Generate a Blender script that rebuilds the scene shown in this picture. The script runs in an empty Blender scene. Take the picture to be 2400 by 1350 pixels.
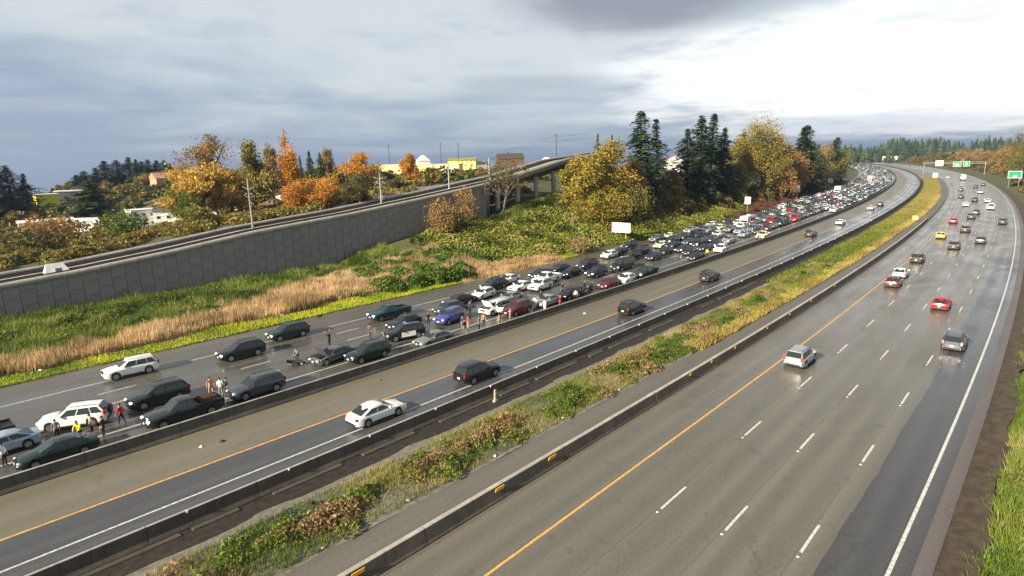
import bpy, math, random
import numpy as np
from mathutils import Vector, Matrix

# ------------------------------------------------------------------ camera, sky, sun, exposure
SC = bpy.context.scene
COL = SC.collection
R = math.radians
CAM_F, CAM_P, CAM_R, CAM_H = 1398.7, 0.2156, -0.0242, 20.145      # focal length in px of a 2400 px frame, pitch, roll, height
cam = bpy.data.cameras.new('camera')
camo = bpy.data.objects.new('camera', cam)
COL.objects.link(camo)
cam.sensor_width = 36.0
cam.lens = CAM_F / 2400 * 36.0
cam.clip_start, cam.clip_end = 0.5, 60000
_f = Vector((0, math.cos(CAM_P), -math.sin(CAM_P)))
_u = Vector((0, math.sin(CAM_P), math.cos(CAM_P)))
_r = Vector((1, 0, 0))
_X = _r * math.cos(CAM_R) + _u * math.sin(CAM_R)
_Y = -_r * math.sin(CAM_R) + _u * math.cos(CAM_R)
_M = Matrix((_X, _Y, -_f)).transposed().to_4x4()
_M.translation = Vector((0, 0, CAM_H))
camo.matrix_world = _M
SC.camera = camo
SC.view_settings.view_transform = 'Standard'
SC.view_settings.look = 'None'
SC.view_settings.gamma = 1.0
SC.view_settings.exposure = 1.12
SC.render.resolution_x, SC.render.resolution_y = 1024, 576
SC.render.engine = 'CYCLES'
SC.cycles.max_bounces = 6
SC.cycles.volume_bounces = 0
SC.cycles.use_denoising = True

SUN_AZ, SUN_EL = math.atan2(-0.72, -0.69), R(25)                   # towards the sun: left of and behind the camera
sun = bpy.data.lights.new('sun', 'SUN')
sun.energy = 5.0
sun.angle = R(1.0)
sun.color = (1.0, 0.87, 0.68)
suno = bpy.data.objects.new('sun', sun)
COL.objects.link(suno)
_sd = Vector((math.sin(SUN_AZ) * math.cos(SUN_EL), math.cos(SUN_AZ) * math.cos(SUN_EL), math.sin(SUN_EL)))
suno.rotation_euler = _sd.to_track_quat('Z', 'Y').to_euler()
suno.location = (-60, -40, 80)


class NT:
    """tiny helper for node trees"""
    def __init__(self, tree):
        self.t = tree
        self.n = tree.nodes
        self.n.clear()

    def add(self, typ, **kw):
        nd = self.n.new(typ)
        for k, v in kw.items():
            setattr(nd, k, v)
        return nd

    def put(self, sock, v):
        if isinstance(v, (int, float)):
            sock.default_value = v
        elif isinstance(v, (tuple, list)):
            if len(v) == 3 and len(sock.default_value) == 4:
                v = (*v, 1)
            sock.default_value = v
        else:
            self.t.links.new(v, sock)

    def math(self, op, a, b=0.0, c=0.0, clamp=False):
        nd = self.add('ShaderNodeMath', operation=op, use_clamp=clamp)
        self.put(nd.inputs[0], a)
        self.put(nd.inputs[1], b)
        self.put(nd.inputs[2], c)
        return nd.outputs[0]

    def ramp(self, v, a, b, lo=0.0, hi=1.0):
        nd = self.add('ShaderNodeMapRange', interpolation_type='SMOOTHSTEP')
        self.put(nd.inputs[0], v)
        for i, x in enumerate((a, b, lo, hi)):
            nd.inputs[i + 1].default_value = x
        return nd.outputs[0]

    def mix(self, f, a, b, blend='MIX'):
        nd = self.add('ShaderNodeMix', data_type='RGBA', blend_type=blend)
        self.put(nd.inputs[0], f)
        self.put(nd.inputs[6], a)
        self.put(nd.inputs[7], b)
        return nd.outputs[2]

    def noise(self, vec, scale, detail=4, rough=0.55, dist=0.0):
        nd = self.add('ShaderNodeTexNoise')
        if vec is not None:
            self.put(nd.inputs['Vector'], vec)
        nd.inputs['Scale'].default_value = scale
        nd.inputs['Detail'].default_value = detail
        nd.inputs['Roughness'].default_value = rough
        nd.inputs['Distortion'].default_value = dist
        return nd.outputs['Fac']


world = bpy.data.worlds.new('World')
SC.world = world
world.use_nodes = True
w = NT(world.node_tree)
wo = w.add('ShaderNodeOutputWorld')
bg = w.add('ShaderNodeBackground')
SKY_K = 0.10
HAZE = 0.00015
bg.inputs['Strength'].default_value = SKY_K
w.t.links.new(bg.outputs[0], wo.inputs[0])
sky = w.add('ShaderNodeTexSky', sky_type='NISHITA')
sky.sun_disc = False
sky.sun_elevation = SUN_EL
sky.sun_rotation = SUN_AZ
sky.altitude = 100
sky.air_density, sky.dust_density, sky.ozone_density = 1.0, 1.2, 1.2
tc = w.add('ShaderNodeTexCoord')
sp = w.add('ShaderNodeSeparateXYZ')
w.put(sp.inputs[0], tc.outputs['Generated'])
dx, dy, dz = sp.outputs
zz = w.math('ADD', w.math('MAXIMUM', dz, 0.0), 0.09)
cb = w.add('ShaderNodeCombineXYZ')
w.put(cb.inputs[0], w.math('DIVIDE', dx, zz))
w.put(cb.inputs[1], w.math('DIVIDE', dy, zz))
cl = cb.outputs[0]
n1 = w.noise(cl, 0.42, 9, 0.55, 0.4)
n2 = w.noise(cl, 0.23, 7, 0.55, 0.7)
n3 = w.noise(cl, 1.1, 8, 0.62, 0.2)
az = w.math('ADD', w.math('MULTIPLY', dx, math.sin(R(72))), w.math('MULTIPLY', dy, math.cos(R(72))))
el = w.ramp(dz, 0.0, 0.20)


def K(c):
    return tuple(x * 0.5 / SKY_K for x in c)


azm = w.math('ARCTAN2', dx, dy)


def blob(a0, e0, ra, re, lo=1.0, hi=0.25, wob=0.9):
    """a cloud around one direction, its rim broken up by the noise"""
    u = w.math('DIVIDE', w.math('SUBTRACT', azm, R(a0)), R(ra))
    v = w.math('DIVIDE', w.math('SUBTRACT', dz, e0), re)
    d = w.math('SQRT', w.math('ADD', w.math('MULTIPLY', u, u), w.math('MULTIPLY', v, v)))
    d = w.math('ADD', d, w.math('MULTIPLY', w.math('SUBTRACT', n3, 0.5), wob * 1.6))
    d = w.math('ADD', d, w.math('MULTIPLY', w.math('SUBTRACT', n2, 0.5), wob))
    return w.ramp(d, lo, hi)


lift = w.math('ADD', w.math('ADD', n1, w.math('MULTIPLY', el, 0.34)), w.math('MULTIPLY', az, 0.14))
base = w.mix(w.ramp(lift, 0.46, 0.84), K((0.30, 0.375, 0.505)), K((0.64, 0.685, 0.715)))
base = w.mix(w.math('MULTIPLY', w.ramp(n3, 0.50, 0.66), 0.45), base, K((0.42, 0.475, 0.56)))
base = w.mix(blob(44, 0.112, 37, 0.105, 1.10, 0.62, 0.7), base, w.mix(w.ramp(n3, 0.28, 0.46), K((0.84, 0.87, 0.90)), K((1.10, 1.10, 1.08))))
base = w.mix(w.math('MULTIPLY', blob(13, 0.232, 17, 0.068, 1.0, 0.35, 0.7), 0.92), base, K((0.265, 0.285, 0.325)))
base = w.mix(w.math('MULTIPLY', blob(2, 0.112, 10, 0.022), 0.6), base, K((0.40, 0.44, 0.51)))
base = w.mix(w.math('MULTIPLY', blob(30, 0.036, 12, 0.016), 0.55), base, K((0.55, 0.63, 0.80)))
up = w.math('MULTIPLY', w.ramp(dz, 0.24, 0.50), w.ramp(n1, 0.25, 0.60, 0.72, 0.95))
base = w.mix(up, base, K((0.235, 0.26, 0.31)))                      # unseen dark cloud added overhead to lower the ambient light
base = w.mix(0.06, base, sky.outputs[0])
w.put(bg.inputs['Color'], base)

# ------------------------------------------------------------------ plan of the place: s runs along the freeway, n across it
HD = R(43.04)
NNx, NNy = math.cos(HD), -math.sin(HD)
TTx, TTy = math.sin(HD), math.cos(HD)
OX, OY, RR, S0 = -25.69, 0.0, 2380.0, 60.0
CX, CY = OX + S0 * TTx - RR * NNx, OY + S0 * TTy - RR * NNy


def W(s, n, z=0.0):
    if s <= S0:
        return Vector((OX + s * TTx + n * NNx, OY + s * TTy + n * NNy, z))
    a = (s - S0) / RR
    c, d = math.cos(a), math.sin(a)
    return Vector((CX + (RR + n) * (NNx * c + TTx * d), CY + (RR + n) * (NNy * c + TTy * d), z))


def Wv(s, n):
    s, n = np.asarray(s, float), np.asarray(n, float)
    a = np.maximum(s - S0, 0) / RR
    c, d = np.cos(a), np.sin(a)
    x = CX + (RR + n) * (NNx * c + TTx * d)
    y = CY + (RR + n) * (NNy * c + TTy * d)
    m = np.minimum(s - S0, 0)
    return x + m * TTx, y + m * TTy


def SNv(x, y):
    qx, qy = x - CX, y - CY
    a = np.arctan2(qx * TTx + qy * TTy, qx * NNx + qy * NNy)
    s, n = S0 + a * RR, np.hypot(qx, qy) - RR
    px, py = x - OX, y - OY
    st = a < 0
    return np.where(st, px * TTx + py * TTy, s), np.where(st, px * NNx + py * NNy, n)


def hdg(s):
    """direction of travel (rotation about z of a local +x axis) of the northbound side at s"""
    a = max(s - S0, 0) / RR
    return math.atan2(TTy, TTx) + a


def sst(x, a, b):
    t = np.clip((x - a) / (b - a), 0, 1)
    return t * t * (3 - 2 * t)


WALL_N = -83.5


def wall_top(s):
    return np.interp(s, [-30, 28, 37, 49, 62, 71, 82, 103, 122, 135, 157, 200, 260], [2.0, 5.3, 5.9, 7.1, 8.7, 9.4, 10.2, 12.2, 14.2, 15.5, 19.0, 22.0, 24.0])


def foot_z(s):
    return np.interp(s, [78, 85, 93, 101, 122, 132, 148, 175, 205, 260, 420], [0, 2.0, 3.5, 4.2, 5.8, 7.6, 9.5, 8.5, 6.0, 3.6, 2.0])


def Hv(s, n):
    """height of the land"""
    s, n = np.asarray(s, float), np.asarray(n, float)
    left = -54.0 - n
    z = foot_z(s) * sst(left, 1.0, 29.0) + 0.25 * sst(left, 0, 4)
    zb = np.interp(s, [20, 60, 145, 260, 330, 600, 1200], [3.6, 6.5, 12.5, 12.5, 9.0, 5.0, 4.0])
    zb2 = np.interp(s, [20, 60, 80, 95, 110, 145, 260, 330, 600, 1200], [-1.0, 0.0, 1.5, 3.5, 7.0, 12.5, 12.5, 9.0, 5.0, 4.0])
    zb = zb + (zb2 - zb) * sst(-n, 122, 172)
    beh = sst(-n, 86.2, 89.5)
    inn = np.where(s < 123, wall_top(np.minimum(s, 123)) - 0.5, np.maximum(foot_z(s), 6.0))
    zz = inn + (zb - inn) * sst(-n, 97, 125)
    z = z + (zz - z) * beh
    drop = sst(-n, 430, 900) * (1 - sst(s, 600, 1500))
    z = z - drop * 95.0
    z = np.where(n > -53.6, -0.35, z)
    right = n - 17.9
    zr = 0.05 + 0.9 * sst(right, 0.5, 14) + 4.0 * sst(right, 12, 60) * sst(s, 120, 300)
    z = np.where(n > 17.9, zr, z)
    far = np.clip((np.abs(s) - 250) / 1200, 0, 1)
    m = sst(-n, 52, 75 + 0 * n) * (n < 0) + sst(n, 16.5, 35) * (n > 0)
    z = np.where((n > -75) & (n < 35), z * np.where(far > 0, (1 - far) + far * m, 1) - 2.5 * far * (1 - m), z)
    return z


def H(s, n):
    return float(Hv(s, n))


def at(s, n, z=0.0):
    p = W(s, n)
    p.z = H(s, n) + z
    return p


# ------------------------------------------------------------------ materials (all procedural)
MATS = {}


def bsdf_mat(name):
    m = bpy.data.materials.new(name)
    m.use_nodes = True
    t = NT(m.node_tree)
    out = t.add('ShaderNodeOutputMaterial')
    b = t.add('ShaderNodeBsdfPrincipled')
    t.t.links.new(b.outputs[0], out.inputs[0])
    return m, t, b, out


def setp(t, b, **kw):
    for k, v in kw.items():
        t.put(b.inputs[k.replace('_', ' ')], v)


def pm(name, col, rough=0.6, metal=0.0, var=0.0, scale=3.0, coat=0.0, bump=0.0, emit=None, es=0.0, spec=0.5, col2=None):
    if name in MATS:
        return MATS[name]
    m, t, b, out = bsdf_mat(name)
    c = col
    if var > 0 or col2 is not None:
        tcn = t.add('ShaderNodeTexCoord')
        nz = t.noise(tcn.outputs['Object'], scale, 6, 0.6)
        if col2 is None:
            col2 = tuple(min(1, x * (1 + var)) for x in col)
            c1 = tuple(x * (1 - var) for x in col)
        else:
            c1 = col
        c = t.mix(t.ramp(nz, 0.35, 0.65), c1, col2)
        if bump:
            bp = t.add('ShaderNodeBump')
            bp.inputs['Strength'].default_value = bump
            bp.inputs['Distance'].default_value = 0.05
            t.put(bp.inputs['Height'], t.noise(tcn.outputs['Object'], scale * 4, 5, 0.6))
            t.put(b.inputs['Normal'], bp.outputs[0])
    t.put(b.inputs['Base Color'], c)
    b.inputs['Roughness'].default_value = rough
    b.inputs['Metallic'].default_value = metal
    b.inputs['Specular IOR Level'].default_value = spec
    if coat:
        b.inputs['Coat Weight'].default_value = coat
        b.inputs['Coat Roughness'].default_value = 0.06
    if emit:
        t.put(b.inputs['Emission Color'], emit)
        b.inputs['Emission Strength'].default_value = es
    MATS[name] = m
    return m


def road_mat(name, c1, c2, rough, seam=1.0, tracks=None, grit=0.25):
    """wet asphalt; UV = (s, n) in metres. Lengthwise streaks, wheel tracks polished by tyres, patchy wetness"""
    m, t, b, out = bsdf_mat(name)
    uv = t.add('ShaderNodeUVMap')
    mp = t.add('ShaderNodeMapping')
    mp.inputs['Scale'].default_value = (0.018, 0.75, 1)
    t.put(mp.inputs[0], uv.outputs[0])
    st = t.noise(mp.outputs[0], 1.0, 6, 0.6, 0.15)
    mp2 = t.add('ShaderNodeMapping')
    mp2.inputs['Scale'].default_value = (0.10, 0.30, 1)
    t.put(mp2.inputs[0], uv.outputs[0])
    bl = t.noise(mp2.outputs[0], 1.0, 7, 0.6, 0.4)
    fine = t.noise(uv.outputs[0], 6.0, 5, 0.75)
    c = t.mix(t.ramp(st, 0.3, 0.7), c1, c2)
    c = t.mix(t.math('MULTIPLY', t.ramp(bl, 0.5, 0.75), 0.35), c, tuple(x * 0.62 for x in c1))
    c = t.mix(grit, c, t.mix(t.ramp(fine, 0.3, 0.7), tuple(x * 0.55 for x in c1), tuple(x * 1.5 for x in c2)))
    mp3 = t.add('ShaderNodeMapping')
    mp3.inputs['Scale'].default_value = (0.085, 0.30, 1)
    t.put(mp3.inputs[0], uv.outputs[0])
    wv = t.add('ShaderNodeMixRGB')
    wv.inputs[0].default_value = 0.12
    t.put(wv.inputs[1], mp3.outputs[0])
    nn_ = t.add('ShaderNodeTexNoise')
    nn_.inputs['Scale'].default_value = 1.6
    nn_.inputs['Detail'].default_value = 6
    t.put(nn_.inputs['Vector'], uv.outputs[0])
    t.put(wv.inputs[2], nn_.outputs['Color'])
    vo = t.add('ShaderNodeTexVoronoi', feature='DISTANCE_TO_EDGE')
    vo.inputs['Scale'].default_value = 1.0
    t.put(vo.inputs['Vector'], wv.outputs[0])
    crk = t.math('MULTIPLY', t.ramp(vo.outputs['Distance'], 0.0, 0.016, 1.0, 0.0), t.ramp(bl, 0.42, 0.60))
    c = t.mix(t.math('MULTIPLY', crk, 0.26), c, tuple(x * 0.35 for x in c1))
    spt = t.noise(uv.outputs[0], 0.9, 3, 0.5)
    c = t.mix(t.math('MULTIPLY', t.ramp(spt, 0.62, 0.72), 0.28), c, tuple(x * 0.45 for x in c1))
    sep = t.add('ShaderNodeSeparateXYZ')
    t.put(sep.inputs[0], uv.outputs[0])
    jn = t.math('ABSOLUTE', t.math('SUBTRACT', t.math('FRACT', t.math('DIVIDE', t.math('ADD', sep.outputs[1], 0.16), 3.66)), 0.5))
    c = t.mix(t.math('MULTIPLY', t.ramp(jn, 0.488, 0.498), 0.45 * seam), c, tuple(x * 0.4 for x in c1))
    rg = t.math('ADD', rough, t.math('MULTIPLY', t.math('SUBTRACT', bl, 0.5), 0.5))
    if tracks:
        sx = t.add('ShaderNodeSeparateXYZ')
        t.put(sx.inputs[0], uv.outputs[0])
        w0, off = tracks
        ph = t.math('MULTIPLY', t.math('ADD', sx.outputs[1], off), 2 * math.pi / (w0 / 2))
        tr = t.math('MULTIPLY', t.math('ADD', t.math('COSINE', ph), 1.0), 0.5)
        tr = t.math('MULTIPLY', tr, t.ramp(st, 0.25, 0.6))
        c = t.mix(t.math('MULTIPLY', tr, 0.42), c, tuple(x * 0.60 for x in c1))
        rg = t.math('SUBTRACT', rg, t.math('MULTIPLY', tr, 0.10))
    t.put(b.inputs['Base Color'], c)
    t.put(b.inputs['Roughness'], t.math('MAXIMUM', rg, 0.14))
    b.inputs['Specular IOR Level'].default_value = 0.5
    bp = t.add('ShaderNodeBump')
    bp.inputs['Strength'].default_value = 0.10
    bp.inputs['Distance'].default_value = 0.01
    t.put(bp.inputs['Height'], fine)
    t.put(b.inputs['Normal'], bp.outputs[0])
    MATS[name] = m
    return m


def leaf_mat(name, cols, trans=0.3, rough=0.55):
    """foliage: the leaf's own tint (attribute 0..1) picks its colour"""
    if name in MATS:
        return MATS[name]
    m = bpy.data.materials.new(name)
    m.use_nodes = True
    t = NT(m.node_tree)
    out = t.add('ShaderNodeOutputMaterial')
    at_ = t.add('ShaderNodeAttribute', attribute_name='tint')
    cr = t.add('ShaderNodeValToRGB')
    el_ = cr.color_ramp.elements
    el_[0].position, el_[0].color = 0.0, (*cols[0], 1)
    el_[1].position, el_[1].color = 1.0, (*cols[-1], 1)
    for i, c in enumerate(cols[1:-1]):
        e = el_.new((i + 1) / (len(cols) - 1))
        e.color = (*c, 1)
    t.put(cr.inputs[0], at_.outputs['Fac'])
    b = t.add('ShaderNodeBsdfPrincipled')
    t.put(b.inputs['Base Color'], cr.outputs[0])
    b.inputs['Roughness'].default_value = rough
    b.inputs['Specular IOR Level'].default_value = 0.25
    tr = t.add('ShaderNodeBsdfTranslucent')
    t.put(tr.inputs[0], cr.outputs[0])
    mx = t.add('ShaderNodeMixShader')
    mx.inputs[0].default_value = trans
    t.t.links.new(b.outputs[0], mx.inputs[1])
    t.t.links.new(tr.outputs[0], mx.inputs[2])
    t.t.links.new(mx.outputs[0], out.inputs[0])
    MATS[name] = m
    return m


def wall_mat(name, c1, c2):
    m, t, b, out = bsdf_mat(name)
    tcn = t.add('ShaderNodeTexCoord')
    oi = t.add('ShaderNodeObjectInfo')
    nz = t.noise(tcn.outputs['Object'], 0.8, 6, 0.6)
    mp = t.add('ShaderNodeMapping')
    mp.inputs['Scale'].default_value = (3.0, 3.0, 0.25)
    t.put(mp.inputs[0], tcn.outputs['Object'])
    dr = t.noise(mp.outputs[0], 1.0, 5, 0.6)
    c = t.mix(t.ramp(nz, 0.3, 0.7), c1, c2)
    c = t.mix(t.math('MULTIPLY', t.ramp(dr, 0.48, 0.72), 0.6), c, tuple(x * 0.55 for x in c1))
    c = t.mix(t.math('MULTIPLY', oi.outputs['Random'], 0.22), c, tuple(x * 0.6 for x in c1))
    t.put(b.inputs['Base Color'], c)
    b.inputs['Roughness'].default_value = 0.75
    bp = t.add('ShaderNodeBump')
    bp.inputs['Strength'].default_value = 0.3
    bp.inputs['Distance'].default_value = 0.03
    t.put(bp.inputs['Height'], t.noise(tcn.outputs['Object'], 9, 6, 0.7))
    t.put(b.inputs['Normal'], bp.outputs[0])
    MATS[name] = m
    return m


def land_mat():
    m, t, b, out = bsdf_mat('land')
    tcn = t.add('ShaderNodeTexCoord')
    g = t.noise(tcn.outputs['Object'], 0.06, 8, 0.62, 0.4)
    g2 = t.noise(tcn.outputs['Object'], 0.9, 7, 0.7)
    c = t.mix(t.ramp(g, 0.38, 0.62), (0.060, 0.085, 0.020), (0.115, 0.095, 0.042))
    c = t.mix(t.math('MULTIPLY', t.ramp(g2, 0.4, 0.62), 0.6), c, (0.032, 0.045, 0.012))
    t.put(b.inputs['Base Color'], c)
    b.inputs['Roughness'].default_value = 0.9
    bp = t.add('ShaderNodeBump')
    bp.inputs['Strength'].default_value = 0.5
    bp.inputs['Distance'].default_value = 0.2
    t.put(bp.inputs['Height'], g2)
    t.put(b.inputs['Normal'], bp.outputs[0])
    return m


def paint(name, col, flake=0.0, rough=0.28):
    return pm('paint_' + name, col, rough, metal=flake, coat=0.6, var=0.05, scale=2.0, spec=0.35)


WHITE_LINE = pm('line_white', (0.55, 0.55, 0.52), 0.45, var=0.25, scale=5)
YELLOW_LINE = pm('line_yellow', (0.66, 0.36, 0.10), 0.45, var=0.25, scale=5)
GLASS = pm('car_glass', (0.022, 0.030, 0.032), 0.07, spec=0.6)
TYRE = pm('tyre', (0.012, 0.012, 0.012), 0.75)
RIM = pm('rim', (0.42, 0.43, 0.44), 0.3, metal=0.8)
TRIM = pm('black_trim', (0.014, 0.014, 0.015), 0.5)
LAMP = pm('headlight', (0.75, 0.77, 0.78), 0.12, coat=1.0)
LAMP_ON = pm('headlight_lit', (0.9, 0.9, 0.86), 0.2, emit=(1, 0.96, 0.85), es=2.6)
TAIL = pm('taillight', (0.30, 0.008, 0.01), 0.15, coat=1.0)
TAIL_ON = pm('taillight_lit', (0.5, 0.01, 0.015), 0.2, emit=(1, 0.04, 0.03), es=0.9)
PLATE = pm('plate', (0.72, 0.72, 0.70), 0.5)
CHROME = pm('chrome', (0.7, 0.7, 0.7), 0.15, metal=1.0)
CONC = wall_mat('concrete', (0.15, 0.138, 0.115), (0.22, 0.205, 0.17))
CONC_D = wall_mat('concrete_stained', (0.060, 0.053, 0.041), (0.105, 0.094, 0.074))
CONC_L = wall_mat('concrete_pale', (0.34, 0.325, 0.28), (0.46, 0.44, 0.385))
WALLM = wall_mat('wall_panel', (0.225, 0.217, 0.200), (0.292, 0.282, 0.260))
STEEL = pm('galvanised', (0.34, 0.34, 0.33), 0.45, metal=0.5, var=0.1)
DARKM = pm('dark_metal', (0.025, 0.024, 0.023), 0.55)


# ------------------------------------------------------------------ mesh helpers
def new_mesh(name, verts, faces, mats=(), fmat=None, smooth=None, uv=None, tint=None):
    me = bpy.data.meshes.new(name)
    verts = np.asarray(verts, dtype=np.float32)
    if isinstance(faces, np.ndarray):
        k = faces.shape[1]
        nf = faces.shape[0]
        me.vertices.add(len(verts))
        me.vertices.foreach_set('co', verts.ravel())
        me.loops.add(nf * k)
        me.loops.foreach_set('vertex_index', faces.astype(np.int32).ravel())
        me.polygons.add(nf)
        me.polygons.foreach_set('loop_start', np.arange(0, nf * k, k, dtype=np.int32))
        me.polygons.foreach_set('loop_total', np.full(nf, k, dtype=np.int32))
        me.update(calc_edges=True)
    else:
        me.from_pydata(verts.tolist(), [], faces)
    for m in mats:
        me.materials.append(m)
    if fmat is not None:
        me.polygons.foreach_set('material_index', np.asarray(fmat, dtype=np.int32))
    if tint is not None:
        a = me.attributes.new('tint', 'FLOAT', 'POINT')
        a.data.foreach_set('value', np.asarray(tint, dtype=np.float32))
    if uv is not None:
        ul = me.uv_layers.new(name='UVMap')
        li = np.empty(len(me.loops), dtype=np.int32)
        me.loops.foreach_get('vertex_index', li)
        ul.data.foreach_set('uv', np.asarray(uv, dtype=np.float32)[li].ravel())
    if smooth is not None:
        me.polygons.foreach_set('use_smooth', np.ones(len(me.polygons), dtype=bool))
        if smooth < 3.1:
            me.set_sharp_from_angle(angle=smooth)
    me.update()
    return me


def ob(name, me, parent=None, loc=None, rz=None, label=None, cat=None, group=None, kind=None, mats=None):
    o = bpy.data.objects.new(name, me)
    COL.objects.link(o)
    if parent is not None:
        o.parent = parent
    if loc is not None:
        o.location = loc
    if rz is not None:
        o.rotation_euler = (0, 0, rz)
    if label:
        o['label'] = label
    if cat:
        o['category'] = cat
    if group:
        o['group'] = group
    if kind:
        o['kind'] = kind
    if mats:
        for i, m in enumerate(mats):
            if m is not None:
                o.material_slots[i].link = 'OBJECT'
                o.material_slots[i].material = m
    return o


def empty(name, loc, rz=0.0, **kw):
    return ob(name, None, None, loc, rz, **kw)


class MB:
    """collects pieces of one mesh"""
    def __init__(self):
        self.v, self.f, self.m = [], [], []

    def add(self, vs, fs, mi=0):
        b = len(self.v)
        self.v += [tuple(x) for x in vs]
        self.f += [tuple(b + i for i in f) for f in fs]
        self.m += [mi] * len(fs)
        return self

    def box(self, x0, x1, y0, y1, z0, z1, mi=0, tx=0.0, ty=0.0):
        """axis box; tx, ty: how much the top is drawn in"""
        vs = [(x0, y0, z0), (x1, y0, z0), (x1, y1, z0), (x0, y1, z0),
              (x0 + tx, y0 + ty, z1), (x1 - tx, y0 + ty, z1), (x1 - tx, y1 - ty, z1), (x0 + tx, y1 - ty, z1)]
        return self.add(vs, [(3, 2, 1, 0), (4, 5, 6, 7), (0, 1, 5, 4), (1, 2, 6, 5), (2, 3, 7, 6), (3, 0, 4, 7)], mi)

    def tube(self, pts, rad, k=6, mi=0, cap=True):
        pts = [Vector(p) for p in pts]
        n = len(pts)
        rad = [rad] * n if isinstance(rad, (int, float)) else rad
        rings = []
        for i, p in enumerate(pts):
            d = (pts[min(i + 1, n - 1)] - pts[max(i - 1, 0)]).normalized()
            a = d.cross(Vector((0, 0, 1)) if abs(d.z) < 0.9 else Vector((1, 0, 0))).normalized()
            c = d.cross(a)
            rings.append([p + (a * math.cos(2 * math.pi * j / k) + c * math.sin(2 * math.pi * j / k)) * rad[i] for j in range(k)])
        vs = [v for r_ in rings for v in r_]
        fs = [(i * k + j, i * k + (j + 1) % k, (i + 1) * k + (j + 1) % k, (i + 1) * k + j) for i in range(n - 1) for j in range(k)]
        if cap:
            fs += [tuple(reversed(range(k))), tuple(range((n - 1) * k, n * k))]
        return self.add(vs, fs, mi)

    def disc(self, c, ax, r, h, k=14, mi=0, r2=None):
        """short cylinder with axis 'y' or 'x' or 'z' centred at c"""
        r2 = r if r2 is None else r2
        vs = []
        for s_, rr in ((-h / 2, r), (h / 2, r2)):
            for j in range(k):
                a = 2 * math.pi * j / k
                p = (math.cos(a) * rr, math.sin(a) * rr)
                vs.append({'y': (c[0] + p[0], c[1] + s_, c[2] + p[1]), 'x': (c[0] + s_, c[1] + p[0], c[2] + p[1]), 'z': (c[0] + p[0], c[1] + p[1], c[2] + s_)}[ax])
        fs = [(j, (j + 1) % k, k + (j + 1) % k, k + j) for j in range(k)] + [tuple(reversed(range(k))), tuple(range(k, 2 * k))]
        return self.add(vs, fs, mi)

    def mesh(self, name, mats=(), smooth=None):
        return new_mesh(name, self.v, self.f, mats, self.m, smooth)

    def build(self, name, mat, parent=None, smooth=None, **kw):
        mats = mat if isinstance(mat, (list, tuple)) else [mat]
        return ob(name, self.mesh(name, mats, smooth), parent, **kw)


def sweep_mesh(name, prof, ss, mat, closed=False, smooth=None):
    """a cross profile [(n, z)] (numbers or functions of s) carried along the alignment"""
    ss = np.asarray(ss, float)
    k = len(prof)
    V, UV = [], []
    for s in ss:
        for n, z in prof:
            nv = n(s) if callable(n) else n
            zv = z(s) if callable(z) else z
            p = W(s, nv, zv)
            V.append((p.x, p.y, p.z))
            UV.append((s, nv))
    kk = k if closed else k - 1
    F = np.array([(i * k + j, i * k + (j + 1) % k, (i + 1) * k + (j + 1) % k, (i + 1) * k + j) for i in range(len(ss) - 1) for j in range(kk)], dtype=np.int32)
    me = new_mesh(name, V, F, [mat], uv=UV, smooth=smooth)
    if closed:
        pass
    return me


def srange(a, b, near=2.0, grow=0.02):
    out, s = [a], a
    while s < b:
        s += max(near, (s - 60) * grow) if s > 60 else near
        out.append(min(s, b))
    return out

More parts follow.
